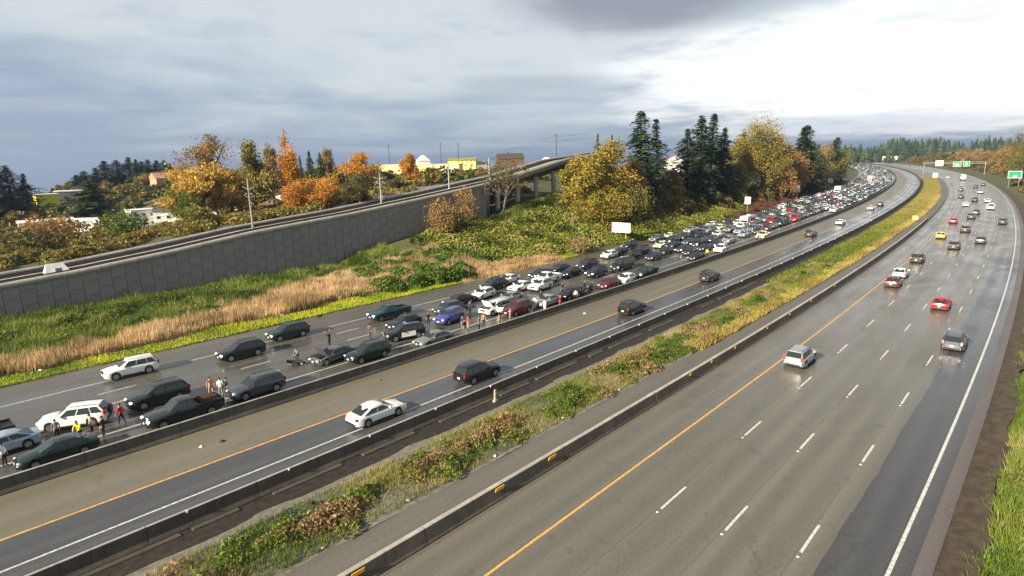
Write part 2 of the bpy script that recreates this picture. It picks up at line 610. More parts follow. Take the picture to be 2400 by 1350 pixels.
# ------------------------------------------------------------------ survey: where the trees stand (species, s, n, height, crown radius, leaf colour, label)
TREES = [
    ('fir', 52.1, -284.5, 21.1, 10.0, '', 'dark evergreen cut by the left picture edge'),
    ('fir', 57.1, -285.5, 22.1, 8.6, '', 'broad dark evergreen at the left edge of the picture'),
    ('fir', 62.5, -288.0, 18.5, 5.2, '', 'shorter dark evergreen leaning right of the left edge evergreen'),
    ('fir', 109.7, -392.3, 9.5, 7.0, '', 'small fir at the left end of the distant fir row'),
    ('fir', 115.6, -396.3, 10.6, 6.6, '', 'second fir from the left in the distant fir row'),
    ('fir', 119.1, -385.3, 11.9, 6.9, '', 'third fir from the left in the distant fir row'),
    ('fir', 129.3, -398.6, 13.9, 7.7, '', 'pointed fir in the left half of the distant fir row'),
    ('fir', 132.6, -387.4, 13.7, 7.5, '', 'fir beside the pointed one in the distant fir row'),
    ('fir', 141.6, -390.4, 13.9, 7.5, '', 'tallest fir in the middle of the distant fir row'),
    ('fir', 140.6, -374.9, 12.5, 5.4, '', 'slim fir right of the tallest in the distant fir row'),
    ('fir', 150.9, -393.2, 10.8, 5.8, '', 'thin fir in the right half of the distant fir row'),
    ('fir', 150.9, -382.6, 11.8, 6.7, '', 'third fir from the right in the distant fir row'),
    ('fir', 157.6, -386.0, 11.1, 5.6, '', 'second fir from the right in the distant fir row'),
    ('fir', 157.8, -375.3, 11.2, 5.4, '', 'right end tall fir of the distant fir row'),
    ('fir', 163.4, -378.9, 9.0, 4.5, '', 'lone short fir just outside the distant fir row'),
    ('fir', 120.9, -264.6, 10.9, 3.2, '', 'single dark fir left of the golden maple'),
    ('cedar', 76.7, -244.2, 14.6, 8.4, '', 'green cone shaped cedar between white mobile homes'),
    ('maple', 100.1, -189.5, 26.0, 10.0, 'russet', 'tall tan orange tree with visible limbs above the golden maple'),
    ('maple', 70.2, -127.2, 13.2, 8.1, 'amber', 'wide golden orange maple below the tall tan tree'),
    ('maple', 78.9, -129.3, 11.9, 5.7, 'amber', 'golden maple behind the nearest catenary pole'),
    ('maple', 90.7, -140.8, 18.0, 5.8, 'olive', 'tall olive yellow tree right of the tan tree'),
    ('poplar', 102.0, -152.4, 19.2, 2.9, 'tan', 'faded tan poplar right of the olive tree'),
    ('poplar', 99.8, -137.4, 17.6, 3.5, 'orange', 'slim bright orange poplar'),
    ('fir', 123.5, -170.0, 13.6, 1.6, '', 'narrow dark fir right of the orange poplar'),
    ('fir', 120.9, -159.8, 14.8, 2.3, '', 'middle dark fir of the three behind the orange maple'),
    ('fir', 120.6, -154.2, 14.0, 2.4, '', 'right hand dark fir of the three behind the orange maple'),
    ('poplar', 131.0, -165.9, 14.8, 2.9, 'tan', 'pale tan poplar right of the dark firs'),
    ('maple', 82.3, -103.5, 7.6, 4.7, 'orange', 'bright orange maple beside the rail line'),
    ('maple', 86.5, -98.9, 7.3, 4.3, 'orange', 'bright orange maple, right hand one beside the rail line'),
    ('maple', 92.2, -94.0, 7.2, 4.5, 'drab', 'dull green brown tree left of the catenary pole'),
    ('maple', 156.2, -180.4, 10.1, 8.4, 'orange', 'far orange tree crown left of the yellow building'),
    ('maple', 138.9, -131.6, 10.2, 3.2, 'orange', 'orange tree standing in front of the long yellow building'),
    ('maple', 127.3, -125.7, 4.1, 3.3, 'drab', 'low brown green tree below the yellow building'),
    ('maple', 66.0, -123.3, 8.4, 3.7, 'green', 'fresh green small tree below the distant firs'),
    ('maple', 146.0, -71.0, 14.5, 7.6, 'gold', 'golden bush like tree at the end of the viaduct'),
    ('maple', 153.8, -69.3, 18.1, 8.7, 'gold', 'large round golden tree left of the tall firs'),
    ('maple', 165.2, -67.9, 14.8, 5.0, 'russet', 'rust gold tree at the foot of the tall firs'),
    ('maple', 149.0, -76.0, 9.4, 3.3, 'russet', 'orange tree touching the viaduct'),
    ('fir', 240.4, -123.3, 16.7, 2.1, '', 'small distant fir above the golden tree, left one'),
    ('fir', 239.2, -115.2, 17.6, 2.4, '', 'small distant fir above the golden tree, right one'),
    ('fir', 178.7, -72.0, 26.9, 6.2, '', 'tallest fir with a bare pointed top'),
    ('fir', 200.8, -77.8, 25.6, 5.4, '', 'slightly shorter fir close right of the tallest fir'),
    ('fir', 224.1, -76.6, 24.0, 5.9, '', 'left fir of the dense middle group'),
    ('fir', 217.2, -70.4, 29.3, 6.8, '', 'tall fir in the dense middle group'),
    ('fir', 236.5, -73.3, 30.5, 7.1, '', 'tall fir right of centre in the dense middle group'),
    ('fir', 240.9, -70.4, 26.3, 6.0, '', 'right fir of the dense middle group'),
    ('maple', 212.2, -77.8, 9.7, 5.6, 'russet', 'brown tree in the gap between the fir groups'),
    ('maple', 266.7, -71.0, 27.0, 8.0, 'gold', 'yellow leaved tall tree right of the fir group'),
    ('maple', 275.0, -64.8, 32.7, 11.4, 'gold', 'tallest golden cottonwood on the right'),
    ('maple', 254.2, -69.6, 14.0, 5.7, 'olive', 'olive tree at the foot of the golden cottonwood'),
    ('maple', 283.8, -59.5, 21.2, 7.6, 'russet', 'golden brown tree right of the cottonwood'),
    ('fir', 330.4, -62.3, 30.4, 7.6, '', 'fir behind the brown trees by the freeway'),
    ('fir', 336.5, -57.7, 31.6, 8.3, '', 'right hand fir behind the brown trees by the freeway'),
    ('maple', 310.8, -55.8, 20.5, 10.2, 'russet', 'brown gold tree beside the small white signs'),
    ('maple', 353.0, -51.8, 20.4, 9.7, 'olive', 'olive brown tree on the bend left of the jam'),
    ('maple', 384.4, -47.9, 21.7, 11.4, 'tan', 'tan tree on the bend left of the jam'),
    ('fir', 414.4, -55.2, 25.7, 4.9, '', 'small fir among the trees on the bend'),
    ('maple', 415.4, -43.9, 24.8, 11.6, 'olive', 'olive green tree nearest the jam on the bend'),
    ('fir', 435.6, -47.0, 27.5, 6.3, '', 'dark fir top nearest the jam on the bend'),
    ('maple', 446.2, -41.1, 20.4, 8.3, 'olive', 'green tree at the tip of the bend'),
    ('maple', 450.2, 30.0, 24.3, 10.3, 'olive', 'green brown tree at the right edge of the picture'),
    ('maple', 519.9, 32.0, 19.9, 10.0, 'russet', 'brown tree behind the green roadside sign'),
    ('maple', 617.1, 40.0, 17.4, 11.0, 'olive', 'olive tree above the green roadside sign'),
    ('maple', 667.5, 42.0, 14.8, 10.3, 'russet', 'russet tree right of the gantry post'),
    ('maple', 655.1, 60.0, 28.1, 15.3, 'drab', 'tall dull tree behind the right edge tree'),
    ('maple', 730.3, 45.0, 15.2, 12.5, 'tan', 'tan tree above the green gantry signs, right one'),
    ('maple', 786.1, 48.0, 16.1, 13.4, 'russet', 'brown tree above the green gantry signs, middle one'),
    ('maple', 838.7, 50.0, 13.7, 13.0, 'tan', 'tan tree above the green gantry signs, left one'),
    ('maple', 903.4, 55.0, 11.0, 14.1, 'drab', 'grey brown tree left of the gantry signs'),
    ('maple', 970.6, 60.0, 9.1, 13.6, 'drab', 'farthest grey brown tree left of the gantry'),
    ('fir', 800.1, 40.0, 13.7, 4.3, 'x', 'small dark fir in front of the tan trees by the gantry'),
]
REF_S = [(30.7, 1), (40.6, 1), (45.6, 1), (65.3, 0), (69.7, 0), (75.2, 0), (84.2, 0), (91.8, 0), (100.3, 0), (111.7, 0)]

# ------------------------------------------------------------------ survey: vehicles and people (s, n, kind, colour, turn, label, options)
SB_CARS = [
    (19.6, -38.7, 'pickup', 'black', 0, 'black pickup truck with open bed at the left edge, before the white suv', ''),
    (26.1, -37.4, 'suv', 'white', -28, 'white suv with a spare wheel on its tail, beside the group in hi-vis jackets', 'spare'),
    (21.3, -36.04, 'sedan', 'pale blue', 4, 'pale lavender silver car cut by the left edge of the picture', ''),
    (23.9, -31.67, 'sedan', 'dark green', 0, 'dark green sedan parked against the barrier, nearest the left edge', ''),
    (32.1, -37.22, 'suv', 'black', 0, 'black suv stopped beside the dark pickup with bright front lamps', 'lit'),
    (32.3, -31.69, 'pickup', 'charcoal', 0, 'charcoal pickup truck by the barrier with red brown load in its bed', 'load,lit'),
    (38.6, -32.42, 'suv', 'slate', 0, 'slate green suv by the barrier behind the charcoal pickup', ''),
    (32.7, -47.24, 'suv', 'white', -4, 'white suv alone on the far shoulder beside the yellow green verge', ''),
    (42.2, -43.95, 'suv', 'black', -2, 'black suv with lit headlamps in the far lane behind the white suv', 'lit'),
    (48.9, -46.75, 'suv', 'dark green', -2, 'dark green suv in the far lane below the dry reeds', 'lit'),
    (61.8, -44.54, 'pickup', 'teal', -3, 'teal pickup truck with lit headlamps in the far lane', 'lit'),
    (47.9, -35.2, 'sedan', 'grey', 5, 'grey sedan with crumpled front and raised bonnet in the crash', 'hood,crumple'),
    (50.5, -32.7, 'suv', 'dark green', 0, 'dark green suv by the barrier right beside the crumpled grey sedan', ''),
    (57.4, -35.64, 'suv', 'black', -14, 'black and white police suv with white door panels near the crash', 'police'),
    (58.2, -31.34, 'sedan', 'sage', 0, 'pale silver sedan squeezed against the barrier in front of the police suv', ''),
    (65.5, -36.93, 'suv', 'blue', 14, 'bright blue suv facing the camera beside the people in red', ''),
    (72.6, -42.72, 'sedan', 'black', -4, 'black car behind the blue suv with its lamps on', 'lit'),
    (77.6, -42.82, 'hatch', 'white', 8, 'white hatchback with dark windscreen behind the black car', ''),
    (72.2, -35.3, 'suv', 'white', 3, 'large white suv with front door open and bonnet up', 'hood,doorw'),
    (73.9, -32.84, 'suv', 'maroon', 4, 'dark red suv against the barrier with pale front bumper', ''),
    (79.9, -32.56, 'sedan', 'silver', 4, 'silver grey sedan by the barrier between white clad people', ''),
    (87.1, -39.56, 'suv', 'white', 6, 'white suv with fog lamps behind the silver grey sedan', ''),
    (87.9, -47.0, 'sedan', 'white', 6, 'white sedan standing alone on the far shoulder by the dry bank', ''),
    (94.8, -45.66, 'sedan', 'black', 0, 'black car on the shoulder behind the white sedan', 'lit'),
    (100.6, -45.93, 'sedan', 'charcoal', 0, 'charcoal sedan last in the shoulder row under the olive bush', ''),
    (106.2, -43.83, 'suv', 'plum', 0, 'plum coloured suv in the far lane beside the olive bush', ''),
    (89.8, -33.5, 'sedan', 'grey', 12, 'car with its bonnet up and pale front bumper by the barrier', 'hood'),
    (94.6, -31.9, 'hatch', 'maroon', 4, 'small maroon hatchback by the barrier in front of the big black van', ''),
    (99.2, -31.6, 'hatch', 'white', 6, 'tiny white hatchback turned across behind the maroon hatchback', ''),
    (109.1, -38.11, 'van', 'black', 0, 'big black van with roof racks in the middle of the jam', ''),
    (105.3, -31.46, 'pickup', 'dark green', 0, 'dark green pickup truck by the barrier with bright number plate', 'lit'),
    (118.4, -46.79, 'hatch', 'white', 0, 'white rear end of a hatchback left of the plum van', ''),
    (123.5, -47.16, 'sedan', 'black', 0, 'black car behind the white hatchback under the blank white sign', ''),
    (125.8, -43.74, 'minivan', 'plum', 0, 'plum minivan below the blank white sign', ''),
    (136.2, -44.44, 'sedan', 'cream', 2, 'pale yellow car in the far lane right of the blank white sign', 'lit'),
    (133.6, -38.04, 'sedan', 'charcoal', -2, 'charcoal car with bright lamps behind the pale yellow car', 'lit'),
    (125.8, -31.78, 'sedan', 'black', 0, 'black car at the end of the near barrier section', ''),
    (156.8, -44.49, 'suv', 'black', 0, 'black suv in the far lane in front of the white suv pair', ''),
    (158.2, -40.56, 'suv', 'white', 0, 'white suv, upper one of the two white ones before the camper', ''),
    (137.1, -31.43, 'suv', 'white', 4, 'white suv by the barrier beside the person in yellow', 'lit'),
    (161.7, -31.0, 'pickup', 'cream', 2, 'cream pickup truck at the barrier edge with pale roof', ''),
    (162.8, -35.76, 'sedan', 'pale blue', 0, 'pale blue car below the white camper', ''),
    (174.9, -37.72, 'minivan', 'sage', 0, 'grey green minivan right in front of the camper', ''),
    (144.3, -41.67, 'sedan', 'slate', 0, 'slate grey car between the two black suvs', ''),
    (128.5, -39.55, 'hatch', 'charcoal', 0, 'charcoal hatchback in front of the pale yellow car', ''),
    (60.4, -39.6, 'sedan', 'charcoal', 6, 'charcoal sedan left of the blue suv front', ''),
    (78.2, -38.0, 'sedan', 'silver', 4, 'silver sedan between the white suv with its bonnet up and the fog lamp suv', 'lit'),
    (68.6, -40.6, 'hatch', 'slate', -3, 'slate hatchback close behind the blue suv', ''),
    (83.0, -45.8, 'suv', 'charcoal', 2, 'charcoal suv on the far side in front of the lone white sedan', ''),
    (85.2, -32.6, 'hatch', 'black', 3, 'black hatchback by the barrier behind the silver grey sedan', ''),
    (101.0, -38.4, 'suv', 'navy', 0, 'navy suv in front of the big black van', 'lit'),
]
DETOUR_CARS = [
    (42.5, -19.61, 'sedan', 'white', 0, 'white sedan driving away in the detour lane', ''),
    (53.8, -19.74, 'suv', 'black', 0, 'black suv close behind the median barrier, second in the detour lane', ''),
    (83.3, -21.0, 'suv', 'black', 0, 'black suv in the middle of the detour lane beyond the crash', ''),
    (108.6, -21.67, 'suv', 'charcoal', 0, 'dark suv in the detour lane near the wet streak', ''),
    (171.1, -22.91, 'suv', 'black', 0, 'black suv in the detour lane far up by the cream pickup', ''),
    (200.2, -22.46, 'sedan', 'white', 0, 'small white car in the detour lane far up the curve', ''),
    (249.4, -22.44, 'sedan', 'white', 0, 'white car near the far end of the detour lane', ''),
    (267.0, -21.73, 'hatch', 'charcoal', 0, 'dark car farthest up the detour lane', ''),
]
NB_CARS = [
    (76.6, 1.68, 'suv', 'silver', 0, 'silver suv straddling the yellow line of the northbound lanes', 'brake'),
    (91.0, 12.21, 'suv', 'slate', 0, 'dark slate suv in the rightmost northbound lane', ''),
    (108.8, 8.97, 'sedan', 'red', 0, 'bright red car in the third northbound lane', 'brake'),
    (120.1, 1.83, 'sedan', 'brown', 0, 'brown red sedan in the left northbound lane', 'brake'),
    (128.4, 1.47, 'sedan', 'white', 0, 'white sedan just ahead of the brown red sedan', ''),
    (144.6, 1.61, 'suv', 'black', 0, 'black suv ahead of the white sedan in the left northbound lane', ''),
    (181.5, 1.67, 'sedan', 'yellow', 0, 'bright yellow car in the left northbound lane', ''),
    (165.2, 5.28, 'suv', 'charcoal', 0, 'dark suv beside and behind the yellow car', ''),
    (176.8, 8.97, 'sedan', 'slate', 0, 'dark sedan in the third lane behind the cluster of cars', ''),
    (215.9, 1.74, 'sedan', 'red', 0, 'crimson car ahead of the yellow car', 'brake'),
    (196.2, 5.27, 'suv', 'charcoal', 0, 'dark suv right of the crimson car', ''),
    (218.6, 12.0, 'suv', 'charcoal', 0, 'dark suv alone in the rightmost lane up the curve', ''),
    (230.2, 5.1, 'suv', 'charcoal', 0, 'dark suv up the curve, rear one of a close pair', ''),
    (244.7, 5.81, 'sedan', 'charcoal', 0, 'dark car up the curve, front one of a close pair', ''),
    (274.1, 2.61, 'hatch', 'white', 0, 'small white car in the second lane up the curve', ''),
    (263.9, 9.22, 'van', 'white', 0, 'white van in the third lane up the curve', ''),
    (294.7, 8.64, 'sedan', 'white', 0, 'white car ahead of the white van', ''),
    (298.0, 4.95, 'suv', 'black', 0, 'black car ahead of the close dark pair', ''),
    (316.0, 0.56, 'sedan', 'charcoal', 0, 'dark car in the left lane well up the curve', ''),
    (364.2, 0.73, 'sedan', 'slate', 0, 'dark car farthest left under the overhead signs', ''),
    (346.0, 7.37, 'sedan', 'silver', 0, 'silver car well up the curve', ''),
    (391.2, 7.17, 'sedan', 'black', 0, 'black car close under the gantry signs', ''),
    (412.6, 11.13, 'sedan', 'slate', 0, 'slate car at the right under the gantry signs', ''),
    (499.4, -0.23, 'sedan', 'white', 0, 'white car at the far left bend of the northbound lanes', ''),
]
PEOPLE = [
    (21.1, -33.02, 'stand', 'white,black', 0, 'person in white top at the left picture edge beside the silver car', ''),
    (24.5, -35.2, 'stand', 'grey,black', 0, 'person in grey standing between the black pickup and the dark green sedan', ''),
    (25.8, -34.33, 'crouch', 'hivis,black', 0, 'person in yellow hi-vis bending beside the white suv with the spare wheel', ''),
    (26.5, -34.24, 'stand', 'tan,black', 0, 'person in tan jacket by the white suv with the spare wheel', ''),
    (27.0, -33.02, 'stand', 'black,black', 0, 'tall person in dark clothes behind the white suv with the spare wheel', ''),
    (35.7, -35.18, 'walk', 'orange,tan', 0, 'person in orange among the group behind the charcoal pickup', ''),
    (36.2, -34.24, 'stand', 'white,grey', 0, 'person in white in the group behind the charcoal pickup', ''),
    (36.6, -33.99, 'stand', 'black,black', 0, 'person in black right of the group behind the charcoal pickup', ''),
    (54.8, -38.7, 'stand', 'maroon,black', 0, 'person in dark red jacket left of the police suv', ''),
    (50.1, -39.6, 'point', 'black,black', 0, 'person in black with raised arms behind the crumpled grey sedan', ''),
    (62.6, -37.6, 'stand', 'black,black', 0, 'person in black beside the blue suv front corner', ''),
    (64.1, -32.96, 'stand', 'navy,grey', 0, 'person in navy top and grey trousers at the blue suv door', ''),
    (64.4, -32.29, 'hip', 'red,tan', 0, 'person in red jacket and pale trousers by the barrier', ''),
    (65.2, -31.23, 'stand', 'grey,black', 0, 'person in grey by the open white suv', ''),
    (67.6, -30.11, 'stand', 'tan,grey', 0, 'person in tan between the white suv and the dark red suv', ''),
    (76.95, -32.3, 'stand', 'white,white', 0, 'person all in white left of the silver grey sedan', ''),
    (76.9, -30.55, 'stand', 'white,white', 0, 'person all in white right in front of the silver grey sedan', ''),
    (80.1, -30.34, 'walk', 'red,red', 0, 'person in red behind the silver grey sedan', ''),
    (86.8, -35.07, 'stand', 'maroon,black', 0, 'person in dark clothes beyond the person in red', ''),
    (87.3, -30.8, 'stand', 'black,black', 0, 'person in black left of the car with its bonnet up', ''),
    (129.3, -31.11, 'stand', 'yellow,black', 0, 'person in bright yellow beside the white suv', ''),
    (154.7, -29.87, 'stand', 'black,black', 0, 'person in dark clothes left of the cream pickup', ''),
    (62.9, -31.3, 'walk', 'black,grey', 0, 'person in black coat close to the barrier left of the person in navy', ''),
    (66.4, -31.6, 'stand', 'tan,black', 0, 'person in tan coat beside the person in grey', ''),
    (69.8, -37.6, 'hip', 'navy,black', 0, 'person in navy behind the blue suv', ''),
    (70.6, -31.0, 'walk', 'grey,tan', 0, 'person in grey walking by the barrier before the dark red suv', ''),
    (82.8, -36.0, 'stand', 'black,black', 0, 'person in black between the white suv and the silver grey sedan', ''),
    (84.0, -30.6, 'walk', 'white,black', 0, 'person in white top walking by the barrier behind the silver grey sedan', ''),
    (45.6, -38.2, 'crouch', 'grey,black', 0, 'person in grey bending over the torn bumper', ''),
    (53.6, -34.2, 'stand', 'navy,black', 0, 'person in navy between the dark green suv and the police suv', ''),
    (28.6, -34.6, 'walk', 'red,black', 0, 'person in red jacket left of the black suv', ''),
]

# ------------------------------------------------------------------ the land and the pavements
def build_land():
    ang = np.concatenate([np.arange(-180, -75, 7.5), np.arange(-75, 75.01, 0.55), np.arange(80, 180, 7.5)])
    rad = [1.5]
    while rad[-1] < 1800:
        rad.append(rad[-1] * 1.022)
    while rad[-1] < 16000:
        rad.append(rad[-1] * 1.12)
    rad = np.array(rad)
    A, Rr = np.meshgrid(np.radians(ang), rad)
    x, y = np.sin(A) * Rr, np.cos(A) * Rr
    s, n = SNv(x, y)
    zf = -3.0 - 92.0 * (1 - sst(np.degrees(A), 12, 18)) * (np.degrees(A) > -150)
    near = Hv(np.clip(s, -200, 3500), np.clip(n, -2000, 900))
    m = sst(Rr, 900, 1300)
    z = near * (1 - m) + zf * m
    z = np.where(Rr < 30, np.minimum(z, 0.9), z)
    na, nr = len(ang), len(rad)
    V = np.stack([x, y, z], -1).reshape(-1, 3)
    i, j = np.meshgrid(np.arange(nr - 1), np.arange(na), indexing='ij')
    j2 = (j + 1) % na
    F = np.stack([i * na + j, (i + 1) * na + j, (i + 1) * na + j2, i * na + j2], -1).reshape(-1, 4)
    ob('ground', new_mesh('ground', V, F, [land_mat()], smooth=9), kind='structure', label='open land with rough grass around the freeway')


build_land()
SEA = pm('sea_water', (.03, .045, .06), .06)
ob('distant_water', new_mesh('distant_water', [(-17000 + 900, -2000, -93.5), (-1300, 600, -93.5), (-300, 2200, -93.5), (900, 16500, -93.5), (-16100, 16500, -93.5)], [(0, 1, 2, 3, 4)], [SEA]), label='pale distant water under the cloud beyond the left skyline', kind='structure')

FAR = 1750
SS = srange(-45, FAR, 3.0, 0.02)
NB_ASPH = road_mat('asphalt_northbound', (0.124, 0.117, 0.094), (0.174, 0.165, 0.133), 0.34, tracks=(3.66, 0.9))
NEW_ASPH = road_mat('asphalt_new', (0.066, 0.066, 0.067), (0.090, 0.090, 0.090), 0.30, tracks=(3.66, 0.9))
SH_ASPH = road_mat('asphalt_shoulder', (0.125, 0.116, 0.082), (0.175, 0.163, 0.116), 0.42)
WET_ASPH = road_mat('asphalt_wet', (0.062, 0.064, 0.068), (0.090, 0.091, 0.093), 0.27, tracks=(3.5, 1.6))
SB_ASPH = road_mat('asphalt_southbound', (0.078, 0.075, 0.065), (0.118, 0.112, 0.095), 0.33, tracks=(3.45, 1.2))
PIER = pm('pier_concrete', (.52, .49, .42), .8, var=.1)
CURB_ASPH = road_mat('asphalt_mauve', (0.098, 0.086, 0.080), (0.128, 0.113, 0.104), 0.5)
DIRT = pm('verge_dirt', (0.040, 0.031, 0.019), 0.95, col2=(0.078, 0.060, 0.036), scale=1.4, bump=0.6)
GRAVEL = pm('gravel', (0.115, 0.108, 0.088), 0.95, col2=(0.210, 0.197, 0.160), scale=3.0, bump=0.7)
GUTTER = pm('gutter', (0.014, 0.012, 0.009), 0.75, col2=(0.036, 0.030, 0.022), scale=2.2, bump=0.9)  # dark wet asphalt, with the barrier's shade also put into the colour
STRIP = road_mat('asphalt_strip', (0.105, 0.099, 0.084), (0.140, 0.132, 0.112), 0.6)


def sheet(name, n0, n1, z, mat, label, ss=SS, parent=None, z1=None):
    return ob(name, sweep_mesh(name, [(n0, z), (n1, z if z1 is None else z1)], ss, mat), parent, label=label if parent is None else None, kind='structure' if parent is None else None)


road_nb = sheet('northbound_road', -4.0, 15.5, 0.0, NB_ASPH, 'four wet northbound freeway lanes curving away on the right')
_w = lambda s: 12.0 + 0.05 * math.sin(s * 0.35) + 0.03 * math.sin(s * 1.3 + 1) + 0.018 * math.sin(s * 3.7)
sheet('asphalt_patch', _w, 15.5, 0.004, NEW_ASPH, None, np.arange(-45, 158, 0.7), road_nb)
sheet('road_shoulder', 15.5, 16.25, 0.012, CURB_ASPH, 'mauve grey asphalt shoulder strip right of the northbound lanes')
ob('dirt_path', sweep_mesh('dirt_path', [(16.25, 0.01), (16.3, -0.06), (17.2, 0.02), (lambda s: 18.0 + 0.3 * math.sin(s * .5) + 0.2 * math.sin(s * 1.3), 0.10)], np.arange(-40, 420, 1.5), DIRT), label='bare brown dirt strip along the right edge of the freeway', kind='structure')
road_md = sheet('detour_road', -28.95, -15.45, 0.0, SH_ASPH, 'single detour lane with wide brown shoulder between two concrete barriers')
sheet('lane_surface', -22.3, -17.2, 0.004, WET_ASPH, None, SS, road_md)
road_sb = sheet('southbound_road', -53.0, -28.95, 0.0, SB_ASPH, 'wet southbound lanes full of stopped cars')
MED_END = 500
sheet('paved_median', -15.45, -4.0, -0.01, SH_ASPH, 'paved gap between the two roads beyond the grass median', srange(MED_END - 8, FAR, 5, 0.02))


def line(name, n0, n1, mat, parent, ss, z=0.009):
    ob(name, sweep_mesh(name, [(n0, z), (n1, z)], ss, mat), parent)


line('yellow_line', -0.08, 0.08, YELLOW_LINE, road_nb, SS)
line('edge_line', 14.56, 14.74, WHITE_LINE, road_nb, SS)
line('yellow_line', -22.52, -22.36, YELLOW_LINE, road_md, SS)
line('edge_line', -19.06, -18.9, WHITE_LINE, road_md, SS)
line('edge_line', -33.55, -33.40, WHITE_LINE, road_sb, SS, 0.006)
line('edge_line', -47.18, -47.02, WHITE_LINE, road_sb, SS, 0.006)
_dash = MB().box(0, 3.05, -0.075, 0.075, 0, 0.004).mesh('lane_dash', [WHITE_LINE])
_butt = MB().disc((0, 0, 0.01), 'z', 0.085, 0.025, 8, 0, 0.05).mesh('road_marker', [PLATE])
for n0, s0 in ((3.66, 45.96), (7.32, 46.38), (10.98, 47.1)):
    for i in range(-3, 36):
        s = s0 + 12.19 * i
        ob('lane_dash', _dash, road_nb, W(s, n0, 0.007), hdg(s))
        if i < 6:
            ob('road_marker', _butt, road_nb, W(s - 0.45, n0, 0.006), hdg(s))
for n0, s0 in ((-36.8, 27.6), (-40.2, 28.3), (-43.6, 29.0)):
    for i in range(0, 22):
        s = s0 + 12.19 * i
        ob('lane_dash', _dash, road_sb, W(s, n0, 0.005), hdg(s))

# ------------------------------------------------------------------ planted median
mk = lambda a: (lambda s: a * float(np.interp(s, [195, 235, 480], [1.0, 0.45, 0.3])))
MED_SS = np.concatenate([np.arange(-45, 130, 1.2), np.arange(130, MED_END + 1, 3.0)])
_rng = random.Random(5)


def med_top(s, n):
    k = float(np.interp(s, [195, 235, 480], [1.0, 0.45, 0.3]))
    return k * float(np.interp(n, [-15.2, -13.7, -12.0, -9.0, -6.6], [0.0, 0.02, 0.58, 0.86, 0.82])) + 0.06 * math.sin(s * 0.9 + n) * math.sin(n * 1.3 + s * 0.23)


ob('median_ground', sweep_mesh('median_ground', [(-14.3, -0.05)] + [(n, (lambda n: (lambda s: med_top(s, n)))(n)) for n in (-13.7, -13.1, -12.5, -12.0, -11.2, -10.4, -9.3, -8.2, -7.2, -6.55)], MED_SS, GRAVEL, smooth=9),
   label='raised gravel bed of the grassy median between the carriageways', kind='structure')
ob('median_walkway', sweep_mesh('median_walkway', [(-6.7, mk(0.79)), (-6.6, mk(0.82)), (-4.58, mk(0.82))], MED_SS, STRIP), label='grey paved strip level with the top of the median kerb wall', kind='structure')
ob('gutter', sweep_mesh('gutter', [(-15.46, 0.02), (-14.6, -0.03), (-13.6, 0.05)], MED_SS, GUTTER), label='wet gutter along the foot of the detour barrier, coloured darker for the barrier shade', kind='structure')


# ------------------------------------------------------------------ concrete barriers, built of precast sections
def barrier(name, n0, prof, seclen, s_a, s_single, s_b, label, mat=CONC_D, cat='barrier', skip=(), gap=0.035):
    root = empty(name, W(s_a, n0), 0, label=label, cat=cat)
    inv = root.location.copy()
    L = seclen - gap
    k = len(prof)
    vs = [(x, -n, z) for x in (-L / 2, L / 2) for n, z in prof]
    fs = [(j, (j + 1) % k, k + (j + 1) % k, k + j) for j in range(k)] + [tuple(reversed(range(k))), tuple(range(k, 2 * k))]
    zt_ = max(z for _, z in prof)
    me = new_mesh('barrier_section', vs, fs, [mat, CONC_L], [1 if j < k and min(prof[j][1], prof[(j + 1) % k][1]) > zt_ - .04 else 0 for j in range(k + 2)])  # top faces get paler concrete: the sunlit top edge put into the colour
    s = s_a
    r_ = random.Random(len(name))
    while s < s_single:
        c = s + seclen / 2
        if not any(a < c < b for a, b in skip):
            o = ob('barrier_section', me, root, W(c, n0 + r_.uniform(-.012, .012)) - inv, hdg(c) + r_.uniform(-.002, .002))
        s += seclen
    if s_b > s_single:
        m2 = sweep_mesh('far_barrier', [(n0 + n, z) for n, z in prof], srange(s, s_b, 6, 0.015), mat, closed=True)
        o = ob('far_barrier', m2, root)
        o.location = -inv
    return root


JERSEY = [(-.30, 0), (.30, 0), (.30, .09), (.15, .34), (.085, 1.02), (.06, 1.05), (-.06, 1.05), (-.085, 1.02), (-.15, .34), (-.30, .09)]
RETAIN = [(-.52, 0), (.28, 0), (.28, .06), (.20, .16), (.02, .84), (-.02, .87), (-.26, .87), (-.30, .80), (-.52, .80)]
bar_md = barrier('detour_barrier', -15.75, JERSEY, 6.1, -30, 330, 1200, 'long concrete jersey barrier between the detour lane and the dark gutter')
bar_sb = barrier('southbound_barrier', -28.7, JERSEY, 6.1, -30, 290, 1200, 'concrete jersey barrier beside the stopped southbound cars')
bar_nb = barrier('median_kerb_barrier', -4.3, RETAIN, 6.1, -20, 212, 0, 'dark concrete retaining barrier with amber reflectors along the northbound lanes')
ob('far_kerb', sweep_mesh('far_kerb', [(-4.6, 0), (-4.1, 0), (-4.15, .32), (-4.55, .32)], srange(218, MED_END, 4, .01), CONC, closed=True), label='low concrete kerb continuing the median edge beyond the barrier', cat='kerb')

